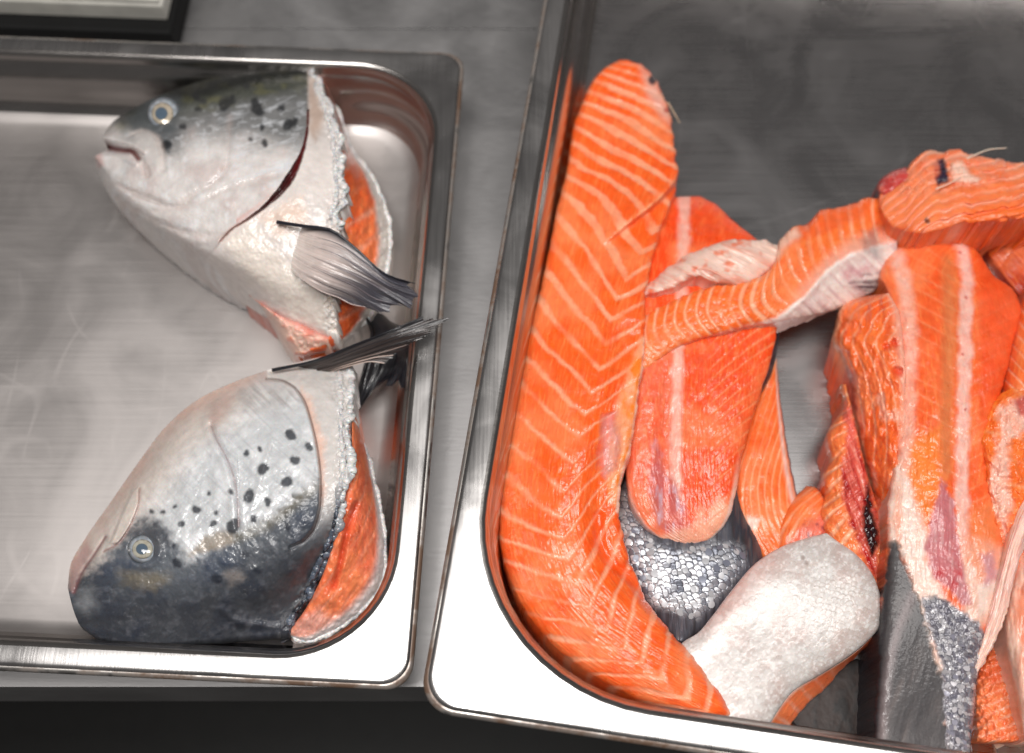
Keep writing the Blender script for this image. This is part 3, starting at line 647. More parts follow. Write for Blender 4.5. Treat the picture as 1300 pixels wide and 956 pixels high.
# ------------------------------------------------------------------ large spine fillet on the right
ff = thing('salmon_fillet', 1190, 560, 3, 'broad fillet with white spine line, purple membrane and dark tail skin', 'salmon fillet')
F_L = [(1168, 294), (1148, 306), (1126, 328), (1116, 346), (1126, 372), (1134, 420), (1140, 480), (1140, 540), (1132, 600), (1126, 660), (1124, 720), (1119, 780), (1114, 840), (1110, 900), (1106, 960)]
F_R = [(1208, 294), (1236, 314), (1262, 350), (1286, 368), (1296, 392), (1288, 430), (1276, 480), (1262, 530), (1258, 590), (1268, 650), (1276, 700), (1270, 745), (1256, 795), (1244, 840), (1236, 900), (1232, 960)]
DARKSKIN = [(1128, 690), (1136, 684), (1150, 715), (1166, 760), (1178, 800), (1190, 840), (1202, 870), (1205, 970), (1090, 970), (1104, 850), (1120, 740)]
FSC = [(1170, 760), (1190, 758), (1215, 772), (1240, 790), (1250, 806), (1244, 845), (1238, 970), (1205, 970), (1198, 850), (1182, 805)]
def paint_f(g):
    ph = (g.Y+.55*np.abs(g.X-1222))/19
    c, p, dz = flesh(g, ph, .16, base=lin(244, 104, 48), fat=lin(248, 164, 118), fs=.45, seed=71, grain=(12, 3), deep=.45)
    c = mix(c, lin(240, 80, 34), sstep(1236, 1250, g.X+0*g.Y)*(1-sstep(480, 560, g.Y))*.7)
    tan = band(g.X, g.Y, [(1204, 330), (1206, 420), (1202, 520), (1200, 600)], 9, 8); c = mix(c, lin(214, 138, 86), tan*.55)
    yl = inside(g.X, g.Y, [(1152, 560), (1190, 545), (1194, 605), (1176, 672), (1160, 640), (1150, 600)], 9, 4, 3); c = mix(c, lin(250, 140, 56), yl*.75)
    sp = band(g.X+7*(fbm(g.X/9, g.Y/9, 3, 4)-.5)+.7*np.sin(g.Y/6.5), g.Y, [(1214, 296), (1224, 330), (1226, 400), (1225, 470), (1222, 540), (1222, 610), (1223, 660), (1226, 700)], 8., 4.5)
    c = mix(c, lin(244, 206, 194), sp*(.5+.42*fbm(g.X/6, g.Y/6, 3, 6))); dz += sp*.5
    dots = spots(g.X, g.Y, [(1226, 377, 2), (1219, 320, 2.2), (1222, 450, 1.5), (1226, 520, 1.6)], 1.2); c = mix(c, lin(190, 60, 60), dots*.7)
    wb = band(g.X+9*(fbm(g.X/14, g.Y/14, 3, 14)-.5), g.Y, [(1138, 326), (1150, 370), (1154, 420), (1154, 480), (1150, 540), (1146, 590)], 9, 7)
    c = mix(c, lin(244, 196, 178), wb*(.5+.4*noise(g.X/7, g.Y/7, 16)))
    pink = inside(g.X, g.Y, [(1140, 585), (1152, 600), (1164, 640), (1178, 680), (1176, 710), (1200, 760), (1240, 800), (1258, 790), (1270, 745), (1280, 700), (1240, 680), (1226, 700), (1215, 720), (1250, 970), (1190, 970), (1168, 790), (1150, 715), (1128, 690), (1124, 640), (1132, 600)], 7, 4, 23)
    wc = mix(np.broadcast_to(lin(240, 212, 198), g.X.shape+(3,)), lin(240, 160, 128), np.clip((fbm(g.X/12, g.Y/40, 3, 24)-.5)*3, 0, 1)*.7)
    c = c*(1-pink[..., None])+wc*pink[..., None]
    rt = inside(g.X, g.Y, [(1232, 640), (1262, 640), (1274, 700), (1262, 735), (1240, 740), (1226, 700)], 8, 5, 25)
    c = mix(c, lin(240, 126, 68), rt*.7); pv = inside(g.X, g.Y, [(1246, 706), (1262, 700), (1268, 735), (1252, 745)], 6, 4, 27); c = mix(c, lin(196, 140, 150), pv*.8)
    pw = inside(g.X, g.Y, [(1196, 606), (1212, 640), (1216, 690), (1226, 735), (1234, 764), (1222, 768), (1206, 748), (1186, 735), (1174, 695), (1184, 655)], 4, 4, 29)
    st = fbm(g.X/3, g.Y/40, 3, 30)
    c = mix(c, lin(190, 116, 126), pw*.85); c = mix(c, lin(216, 164, 164), pw*np.clip((st-.5)*4, 0, 1)*.7); c = mix(c, lin(196, 60, 66), pw*np.clip((fbm(g.X/10, g.Y/14, 3, 31)-.5)*4, 0, 1)*sstep(680, 730, g.Y)*.8)
    ds = inside(g.X, g.Y, DARKSKIN, 5, 5, 33)
    sst = fbm((g.X+.3*g.Y)/12, (g.Y-.3*g.X)/60, 4, 34)
    dc = mix(np.broadcast_to(lin(78, 74, 75), g.X.shape+(3,)), lin(50, 48, 51), np.clip((sst-.48)*2.2, 0, 1)); dc = mix(dc, lin(120, 106, 102), np.clip((.42-sst)*2.5, 0, 1)*.5)
    dc = mix(dc, lin(150, 132, 132), band(g.X, g.Y, [(1158, 755), (1140, 800), (1126, 860), (1118, 960)], 5, 7)*.5)
    dc = mix(dc, lin(34, 34, 42), 1-sstep(2, 9, pdist(g.X, g.Y, F_L)[0]))
    c = c*(1-ds[..., None])+dc*ds[..., None]; dz = dz*(1-ds*.9)-1.0*ds+ds*(sst-.5)*.3
    fs = inside(g.X, g.Y, FSC, 4, 4, 36)
    c = mix(c, lin(138, 134, 146), fs*.9); fz = fbm(g.X/4.5, g.Y/4.5, 3, 38); c = mix(c, lin(206, 202, 206), fs*np.clip((fz-.5)*4, 0, 1)*.8); c = mix(c, lin(84, 82, 96), fs*np.clip((.44-fz)*5, 0, 1)*.8); dz = dz*(1-fs*.7)+fs*((fz-.5)*1.6-1.)
    idv, ed, tl = scale_rows(g.X, g.Y, 8., 4.8, 5.2, .3, 8)
    cc = mix(np.broadcast_to(lin(104, 104, 116), g.X.shape+(3,)), lin(214, 212, 214), np.clip(idv*1.3-.25, 0, 1)); cc = mix(cc, lin(80, 78, 90), 1-sstep(.1, 1.4, ed)); c = mix(c, cc, fs*.8)
    c = c*(1-.12*(ds*(1-sstep(.2, 1.5, ed)))[..., None]); dz += fs*(tl*.8+np.clip(ed, 0, 2)*.1)+ds*tl*.05
    p[..., 0] = .2*ds+.25*fs; p[..., 2] *= (1-np.maximum(ds, fs)*.9); p[..., 1] = p[..., 1]*(1-ds)+.55*ds
    lump = fbm(g.X/7, g.Y/7, 3, 37); dz += (lump-.5)*1.2*np.clip(wb+yl+.2, 0, 1)*(1-ds)
    dz += 2.5*np.exp(-((g.X-1192)/22)**2)*(1-sstep(640, 700, g.Y))-1.5*np.exp(-((g.X-1206)/8)**2)*(1-sstep(560, 640, g.Y))
    return c, p, dz
gF = sheet('flesh', ruled(F_L, F_R, 700, 200, [18, 26, 33, 37, 39, 39, 37, 35, 31, 26], [16, 25, 33, 36, 37, 37, 36, 34, 30, 26], [5, 6, 7, 7, 7, 7, 7, 7, 7, 6], p=6, rag=(3, 2), seed=13, ends=(.04, 0)), M_FLESH, ff, paint_f, zb=2.2)
ps, nn, qq = rows_pick(gF, inside(gF.X, gF.Y, FSC, 1, 5, 36), 7.2, 5.0, .35, .35); kp = rng.uniform(0, 1, len(ps)) < np.interp(gF.Y[qq[:, 0], qq[:, 1]], [750, 800, 850], [.05, .08, .3]); ps, nn = ps[kp], nn[kp]
cc = np.where((rng.uniform(0, 1, len(ps)) < .45)[:, None], lin(146, 144, 158), lin(196, 192, 196))
flakes('scales', ps, nn, 1.3, M_SCALE, ff, cc, (.15, .42, 0), .09, .95, .0003, .10)
# torn flap of the same fillet, folded out on its left
def paint_f2(g):
    ph = (g.v*g.wm*1.1+.2*g.sm+10*np.sin(g.sm/40))/17
    c, p, dz = flesh(g, ph, .16, base=lin(246, 112, 48), fat=lin(250, 184, 148), seed=81, grain=(20, 4), deep=.45, relief=.3)
    w = np.clip((fbm(g.X/10, g.Y/22, 4, 82)-.52)*5, 0, 1)*sstep(430, 520, g.Y); c = mix(c, lin(246, 190, 168), w*.6)
    e = 1-sstep(.0, .10, g.v); c = mix(c, lin(246, 182, 146), e*.8)
    e3 = np.exp(-((g.v-.98)/.1)**2); c = mix(c, lin(246, 200, 180), e3*.6)
    rd = inside(g.X, g.Y, [(1072, 465), (1084, 470), (1090, 520), (1080, 520)], 4); c = mix(c, lin(190, 96, 96), rd*.7)
    ho = spots(g.X, g.Y, [(1136, 436, 5), (1139, 472, 6), (1126, 440, 4)], 4); c = mix(c, lin(220, 64, 24), ho*.8); dz -= ho*2.5
    return c, p, dz+(fbm(g.X/9, g.Y/14, 3, 83)-.5)*4
F2_L = [(1098, 376), (1076, 383), (1065, 394), (1063, 410), (1057, 428), (1066, 448), (1076, 470), (1082, 500), (1088, 535), (1095, 570), (1104, 605), (1114, 640), (1122, 668)]
F2_R = [(1128, 372), (1140, 392), (1146, 430), (1150, 480), (1150, 530), (1146, 580), (1138, 620), (1130, 668)]
sheet('torn_flap', ruled(F2_L, F2_R, 330, 100, [20, 22, 22, 20, 20, 20], [38, 41, 42, 41, 39, 36], [6, 8, 8, 8, 6, 2], p=3, rag=(1.8, 1), seed=15, ends=(.08, 0)), M_FLESH, ff, paint_f2, zb=2.2, rings=((.12, 1.), (.5, 7.), (1., 12.)), side=lin(226, 84, 34))
# ------------------------------------------------------------------ blood-streaked trimming
fg = thing('salmon_trimming', 1085, 640, 3, 'ragged pale orange trimming with dark clotted blood along its middle', 'salmon trimming')
G_L = [(1066, 488), (1069, 520), (1056, 540), (1049, 556), (1054, 580), (1046, 604), (1048, 630), (1041, 652), (1048, 680), (1062, 705), (1085, 730), (1100, 765)]
G_R = [(1074, 488), (1082, 520), (1090, 555), (1098, 590), (1108, 625), (1118, 655), (1126, 685), (1126, 720), (1122, 765)]
CLOT = [(1101, 612), (1106, 640), (1113, 662), (1115, 690), (1108, 706), (1100, 690), (1096, 650)]
def paint_g(g):
    c, p, dz = flesh(g, (g.sm+.8*g.v*g.wm)/20., .3, base=lin(246, 138, 76), fat=lin(250, 196, 160), seed=91, deep=.3, relief=1.)
    core = inside(g.X, g.Y, [(1072, 505), (1084, 520), (1094, 575), (1106, 620), (1118, 670), (1116, 705), (1118, 745), (1105, 730), (1090, 690), (1074, 650), (1068, 620), (1074, 570)], 6, 6, 92)
    st = fbm((g.X-.35*g.Y)/5, g.Y/34, 4, 93)
    c = mix(c, lin(222, 104, 92), core*.9); c = mix(c, lin(172, 16, 24), core*np.clip((st-.42)*4, 0, 1)*sstep(545, 585, g.Y)); c = mix(c, lin(238, 176, 160), core*np.clip((.40-st)*5, 0, 1)*.8)
    cl = inside(g.X, g.Y, CLOT, 2.5, 3.5, 94); c = mix(c, lin(36, 8, 16), cl)
    p[..., 1] = p[..., 1]*(1-core*.4)*(1-cl*.5); p[..., 2] *= (1-cl)
    return c, p, dz+(st-.5)*3*core+cl*3.0-core*2+(fbm(g.X/10, g.Y/12, 3, 95)-.5)*4*(1-g.v)
sheet('flesh', ruled(G_L, G_R, 320, 110, [14, 16, 18, 20, 20, 16], [20, 24, 26, 26, 24, 20], [4, 6, 8, 8, 8, 6], rag=(2.2, 1), seed=17), M_FLESH, fg, paint_g, zb=2.2, rings=((.3, .5), (.6, 3.), (1., 5.)), side=lin(214, 84, 40))
# ------------------------------------------------------------------ striped fillet end beyond, with the dark vein
fh = thing('salmon_fillet', 1220, 245, 3, 'fillet end with lengthwise pale bands and a dark vein behind the broad fillet', 'salmon fillet')
H_T = [(1114, 252), (1118, 238), (1142, 222), (1158, 206), (1172, 195), (1195, 191), (1235, 196), (1265, 201), (1300, 208), (1350, 218), (1390, 230)]
H_B = [(1117, 262), (1126, 282), (1150, 294), (1178, 296), (1205, 290), (1240, 284), (1270, 281), (1300, 276), (1350, 268), (1390, 262)]
def paint_h(g):
    ph = (g.v*g.wm+.28*(g.X-1120)-8*np.sin((g.X-1110)/60))/13.
    c, p, dz = flesh(g, ph, .34, base=lin(240, 118, 62), fat=lin(246, 186, 158), seed=101, grain=(20, 3), deep=.35, relief=1.8)
    lo = inside(g.X, g.Y, [(1225, 268), (1260, 262), (1400, 256), (1400, 300), (1220, 300)], 4, 3, 4); c = mix(c, lin(246, 112, 36), lo*.8)
    gr = fbm(g.X/5, g.Y/5, 3, 104); up = inside(g.X, g.Y, [(1140, 250), (1150, 215), (1172, 190), (1300, 200), (1300, 225), (1200, 245)], 8, 5, 5)
    c = mix(c, lin(236, 150, 118), up*.5*np.clip(gr*2-.4, 0, 1))
    wh = inside(g.X, g.Y, [(1208, 208), (1222, 204), (1230, 220), (1245, 226), (1240, 234), (1210, 230)], 4, 3, 6); c = mix(c, lin(244, 206, 186), wh*.85); dz += wh*1.5
    vein = inside(g.X, g.Y, [(1190, 202), (1198, 200), (1203, 215), (1205, 230), (1190, 236), (1188, 226), (1194, 218)], 3, 3, 7); c = mix(c, lin(42, 32, 54), vein)
    c = mix(c, lin(170, 60, 60), inside(g.X, g.Y, [(1184, 206), (1192, 204), (1194, 220), (1188, 228)], 4)*.5)
    dd = spots(g.X, g.Y, [(1177, 281, 3.5)], 2); c = mix(c, lin(60, 24, 24), dd*.8)
    return c, p, dz+(gr-.5)*2*up
sheet('flesh', ruled(H_T, H_B, 380, 130, [22, 30, 36, 38, 36, 36], [30, 40, 44, 46, 46, 44], [4, 5, 5, 5, 5, 5], p=4, rag=(4.5, 3), seed=19, ends=(.04, 0)), M_FLESH, fh, paint_h, zb=12)
def paint_lobe(g):
    f = fbm(g.X/8, g.Y/8, 3, 110); c = mix(np.broadcast_to(lin(196, 66, 62), g.X.shape+(3,)), lin(226, 120, 100), np.clip((f-.45)*4, 0, 1))
    c = mix(c, lin(70, 20, 28), 1-sstep(0, .25, g.u))
    return c, prm3(g.X.shape, 0, .3, .3), (f-.5)*3
sheet('red_lobe', ruled([(1112, 247), (1114, 234), (1130, 219), (1150, 212)], [(1116, 254), (1130, 250), (1148, 238), (1160, 222)], 70, 40, [22, 26, 28, 28], [24, 28, 30, 30], 6, ends=(.2, .2)), M_FLESH, fh, paint_lobe, zb=8)
tube('bone', [(1218, 206, 38), (1235, 198, 41), (1255, 190, 44), (1278, 188, 46)], .5, .22, M_FLESH, fh, (lin(226, 206, 186), (0, .4, .2)))
tube('bone', [(1188, 240, 46), (1205, 233, 47), (1222, 224, 46)], .4, .25, M_FLESH, fh, (lin(240, 206, 186), (0, .4, .2)))
# orange piece underneath, its colour darkened for the shade in the gap
fu = thing('salmon_fillet', 1270, 330, 3, 'orange fillet with painted shade in the gap under the vein marked end', 'salmon fillet')
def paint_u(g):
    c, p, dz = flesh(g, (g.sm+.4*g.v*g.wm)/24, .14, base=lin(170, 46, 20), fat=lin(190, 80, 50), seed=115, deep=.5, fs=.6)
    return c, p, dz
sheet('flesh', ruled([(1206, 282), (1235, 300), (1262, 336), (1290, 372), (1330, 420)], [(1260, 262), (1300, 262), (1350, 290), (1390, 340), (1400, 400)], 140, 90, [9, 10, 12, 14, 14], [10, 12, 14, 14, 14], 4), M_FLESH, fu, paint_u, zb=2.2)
# ------------------------------------------------------------------ folded pieces at the far right
fi = thing('salmon_fillet', 1300, 520, 3, 'folded orange fillet with white lining pressed against the broad fillet', 'salmon fillet')
def paint_i1(g):
    c, p, dz = flesh(g, (g.sm-.9*g.v*g.wm)/15, .25, base=lin(246, 122, 60), fat=lin(250, 186, 150), seed=121, deep=.3)
    return c, p, dz
sheet('flesh', ruled([(1312, 348), (1300, 372), (1288, 410), (1278, 455), (1270, 500), (1266, 540)], [(1370, 350), (1365, 380), (1360, 420), (1355, 460), (1350, 500), (1345, 540)], 200, 80, [22, 24, 26, 26, 24], 22, [12, 16, 18, 18, 16], ends=(.1, 0)), M_FLESH, fi, paint_i1, zb=2.2)
def paint_i2(g):
    c, p, dz = flesh(g, (g.sm+.3*g.v*g.wm)/30, .14, base=lin(248, 120, 44), fat=lin(250, 196, 150), seed=125, deep=.3, fs=.6)
    wl = inside(g.X, g.Y, [(1268, 520), (1284, 508), (1310, 505), (1310, 545), (1284, 560), (1280, 600), (1286, 640), (1278, 680), (1262, 650), (1256, 610), (1266, 570)], 6, 6, 126)
    c = mix(c, lin(246, 200, 182), wl*.85*np.clip(.5+fbm(g.X/8, g.Y/12, 3, 127), 0, 1))
    rd = inside(g.X, g.Y, [(1288, 510), (1312, 488), (1312, 530), (1296, 528)], 5, 3, 6); c = mix(c, lin(190, 44, 44), rd*.8)
    lump = fbm(g.X/8, g.Y/8, 3, 128)
    lowp = sstep(650, 700, g.Y); c = mix(c, lin(236, 170, 156), lowp*.4)
    e = np.exp(-((g.v-.02)/.06)**2); c = mix(c, lin(250, 132, 44), e*.6)
    return c, p, dz+(lump-.5)*4
sheet('fold', ruled([(1318, 484), (1292, 488), (1272, 499), (1257, 517), (1246, 543), (1243, 562), (1250, 590), (1252, 625), (1258, 660), (1266, 700), (1272, 735)], [(1330, 505), (1325, 520), (1320, 545), (1318, 570), (1316, 600), (1314, 630), (1310, 665), (1305, 700), (1296, 740)], 300, 110, [34, 38, 40, 40, 38, 34, 28], [36, 36, 36, 36, 34, 30, 26], [5, 7, 8, 8, 8, 7, 5], rag=(1.5, 0), seed=23, ends=(.05, 0)), M_FLESH, fi, paint_i2, zb=10)
# pale translucent belly membranes
fm = thing('belly_membrane', 1262, 780, 10, 'thin pale pink membrane hanging beside the scaly tail skin', 'fish membrane')
def paint_j(g):
    st = fbm(g.v*9, g.sm/60, 4, 131)
    c = mix(np.broadcast_to(lin(244, 206, 190), g.X.shape+(3,)), lin(226, 160, 150), np.clip((st-.45)*4, 0, 1)*.8)
    return c, prm3(g.X.shape, 0, .34, .5), (st-.5)*2.5
sheet('membrane', ruled([(1330, 600), (1300, 634), (1284, 668), (1270, 716), (1256, 770), (1244, 815), (1230, 852), (1226, 866)], [(1345, 640), (1312, 668), (1298, 700), (1284, 750), (1274, 790), (1260, 822), (1244, 850), (1230, 868)], 260, 60, [40, 42, 42, 40, 38, 34, 30], [42, 44, 44, 42, 38, 34, 30], [3, 4, 4, 3, 3, 2], rag=(.5, 3), seed=25), M_SKIN, fm, paint_j, zb=24, rings=((.6, 0), (1, .6)))
fn = thing('salmon_flap', 1310, 790, 3, 'pale rounded flap with orange core beside the thin pink membrane', 'salmon flap')
def paint_k(g):
    st = fbm(g.X/9, g.Y/30, 4, 135)
    core = inside(g.X, g.Y, [(1292, 745), (1312, 740), (1330, 760), (1330, 850), (1300, 840), (1288, 800)], 8, 5, 136)
    c = mix(np.broadcast_to(lin(246, 206, 186), g.X.shape+(3,)), lin(238, 160, 130), np.clip((st-.45)*3, 0, 1)*.6)
    c = mix(c, lin(244, 134, 92), core*.75)
    ov = spots(g.X, g.Y, [(1300, 690, 9)], 3); c = mix(c, lin(250, 226, 212), ov*.6)
    return c, prm3(g.X.shape, 0, .34, .45), (st-.5)*3+ov*2
sheet('flesh', ruled([(1318, 660), (1298, 690), (1287, 730), (1278, 770), (1276, 810), (1282, 850), (1290, 890), (1300, 940)], [(1370, 660), (1370, 700), (1370, 740), (1370, 780), (1370, 820), (1370, 860), (1370, 900), (1370, 940)], 220, 90, [28, 30, 32, 32, 30, 26], 24, [8, 12, 14, 14, 12], rag=(1, 0), ends=(.08, 0)), M_FLESH, fn, paint_k, zb=2.2)
fo = thing('salmon_offcut', 1262, 850, 3, 'small moist orange offcut tucked below the pale membrane', 'salmon offcut')
def paint_p(g):
    c, p, dz = flesh(g, g.sm/12+g.v*2, .25, base=lin(232, 120, 74), fat=lin(244, 180, 150), seed=141, deep=.4)
    return c, p, dz+(fbm(g.X/5, g.Y/5, 3, 142)-.5)*4
sheet('flesh', ruled([(1262, 800), (1248, 830), (1240, 860), (1238, 900), (1240, 940)], [(1296, 790), (1300, 830), (1302, 860), (1304, 900), (1306, 940)], 120, 60, [12, 14, 16, 16], [12, 14, 16, 16], 7, ends=(.2, 0)), M_FLESH, fo, paint_p, zb=2.2)
# ------------------------------------------------------------------ fish heads
def fin(name, rays, parent, memcol, raycol, mat, r0=.7, r1=.18, nv=60, nu=90, seed=1, darkedge=None, tip=None, raycols=None, tear=11, root=None):
    """a fin: thin web over its rays; every ray a rod of its own"""
    A = fray(net(rays, nu*2, nv*3), tear, 7, seed, .3); A[..., 2] -= 9*(1-sstep(0, .36, np.linspace(0, 1, nu*2)))[None]
    def paint(g):
        st = fbm(g.v*len(rays)*3, g.u*2.5, 3, seed)
        c = mix(np.broadcast_to(memcol, g.X.shape+(3,)), raycol, np.clip((st-.42)*3, 0, 1)*sstep(.35, .95, g.u)*.8)
        if tip is not None: c = mix(c, tip, sstep(.25, .85, g.u+.3*(st-.5)))
        if root is not None: c = mix(c, root, 1-sstep(.06, .34, g.u))
        if darkedge is not None: c = mix(c, darkedge, 1-sstep(.02, .14, g.v))
        return c, prm3(g.X.shape, 0, .32, .12), (st-.5)*.9
    w = sheet('web' if name != 'web' else name, A, mat, parent, paint, zb=None)
    return w
def fin_thing(part, parent, rays, memcol, raycol, **k):
    e = bpy.data.objects.new(part, None); COL.objects.link(e); e.parent = parent
    fin(part, rays, e, memcol, raycol, M_SKIN, **k)
    for i, r in enumerate(rays):
        cl = k.get('darkedge') if (i == 0 and k.get('darkedge') is not None) else raycol
        if k.get('raycols'): cl = k['raycols'][i]
        rr = [(x, y, z+.2) for x, y, z in (r if i == 0 else r[1:])]
        tube('ray', rr, 1.0 if i == 0 else .28, .2, M_SKIN, e, (cl, (0, .3, 0)), n=16, swell=i > 0)
    return e
def eye(parent, x, y, z, rx, ry, pup, iris, seed, tiltx=0.):
    """eyeball bulging from its socket, with iris ring and pupil"""
    e = bpy.data.objects.new('eye', None); COL.objects.link(e); e.parent = parent
    r = 1.28
    th = np.linspace(0, 1, 26)[:, None]; ph = np.linspace(0, 2*math.pi, 49)[None]
    def cap(nm, f0, f1, lift, fn):
        f = f0+(f1-f0)*th
        A = np.stack([x+rx*f*np.cos(ph)+tiltx*(1-f), y+ry*f*np.sin(ph)+0*f, z+lift-(rx*.42*.38)*f**2+0*ph], -1)
        sheet(nm, A, M_EYE, e, fn)
    def pb(g):
        c = np.broadcast_to(lin(150, 156, 164), g.X.shape+(3,)).copy(); c = mix(c, lin(190, 196, 204), np.clip((fbm(g.X/5, g.Y/5, 3, seed)-.42)*4, 0, 1)*.8); c = mix(c, lin(84, 88, 92), sstep(.72, 1, g.v))
        return c, prm3(g.X.shape, 0, .16, .2), 0*g.X
    cap('eyeball', 0., 1., 0, pb)
    def pi(g):
        a = fbm(np.arctan2(g.Y-y, g.X-x)*4, g.v*2, 3, seed+2)
        c = mix(np.broadcast_to(iris, g.X.shape+(3,)), lin(170, 160, 140), np.clip((a-.4)*3, 0, 1)*.6); c = mix(c, lin(120, 126, 130), 1-sstep(0, .35, g.v)); c = mix(c, lin(128, 122, 112), sstep(.7, 1., g.v)*np.clip(2*a-.3, 0, 1)); return c, prm3(g.X.shape, .2, .2, 0), 0*g.X
    cap('iris', pup*.9, .66, .45, pi)
    def pp(g):
        c = mix(np.broadcast_to(lin(84, 100, 116), g.X.shape+(3,)), lin(96, 106, 114), sstep(.75, 1, g.v)); return c, prm3(g.X.shape, 0, .1, 0), 0*g.X
    cap('pupil', 0., pup*1.1, .62, pp)
    return e
M_EYE = fish_material('clouded_fish_eye', 900, .01, 1., .001)
HG = 'salmon heads in the shallow tray'
# ---- the head with its dark back towards the tray's near edge
hb = thing('salmon_head', 260, 680, 3, 'salmon head with dark blue back, silver cheek and many small black spots', 'fish head', None)
HB = [
 [(86, 746, 20), (90, 716, 22), (108, 684, 24), (140, 638, 25), (175, 588, 25), (212, 540, 26), (250, 508, 28), (290, 488, 30), (340, 470, 30), (395, 456, 28), (442, 446, 26)],
 [(87, 750, 26), (108, 712, 32), (140, 668, 38), (185, 612, 43), (240, 552, 46), (300, 522, 48), (372, 500, 48), (446, 500, 44)],
 [(88, 755, 28), (126, 714, 40), (180, 672, 48), (240, 628, 55), (310, 600, 59), (380, 582, 60), (447, 568, 55)],
 [(90, 763, 29), (140, 738, 41), (200, 708, 50), (270, 682, 57), (340, 664, 61), (400, 648, 61), (440, 628, 56)],
 [(94, 777, 28), (146, 776, 35), (210, 760, 42), (280, 746, 48), (350, 732, 50), (423, 690, 46)],
 [(100, 792, 22), (126, 808, 20), (170, 816, 20), (250, 813, 20), (310, 808, 20), (364, 804, 20)]]
B_OPER = [(338, 481), (358, 483), (374, 492), (386, 508), (395, 535), (403, 570), (407, 605), (406, 645), (398, 672), (385, 687), (368, 695)]
B_PRE = [(268, 540), (274, 556), (288, 582), (298, 610), (302, 640), (303, 668)]
B_DARK = [(60, 770), (96, 735), (125, 712), (148, 692), (160, 672), (172, 664), (205, 662), (226, 690), (236, 712), (270, 696), (284, 684), (302, 675), (322, 668), (345, 655), (368, 636), (392, 620), (404, 606), (425, 640), (440, 660), (470, 700), (420, 860), (60, 860)]
B_SPOTS = [(369, 552, 7), (374, 584, 6), (364, 612, 7), (334, 595, 7), (316, 630, 7.5), (340, 637, 5), (392, 567, 5), (249, 647, 5.5), (230, 665, 4), (271, 665, 4.5), (275, 651, 3), (265, 626, 2.6), (293, 625, 3.5), (192, 649, 3), (207, 650, 3), (222, 643, 2.4), (296, 668, 9), (322, 659, 4.5), (365, 668, 5.5), (225, 715, 6), (276, 735, 6.5), (311, 704, 5), (220, 693, 2.2), (313, 575, 3.5), (330, 570, 3), (409, 572, 3), (420, 562, 3.2), (327, 724, 5)]
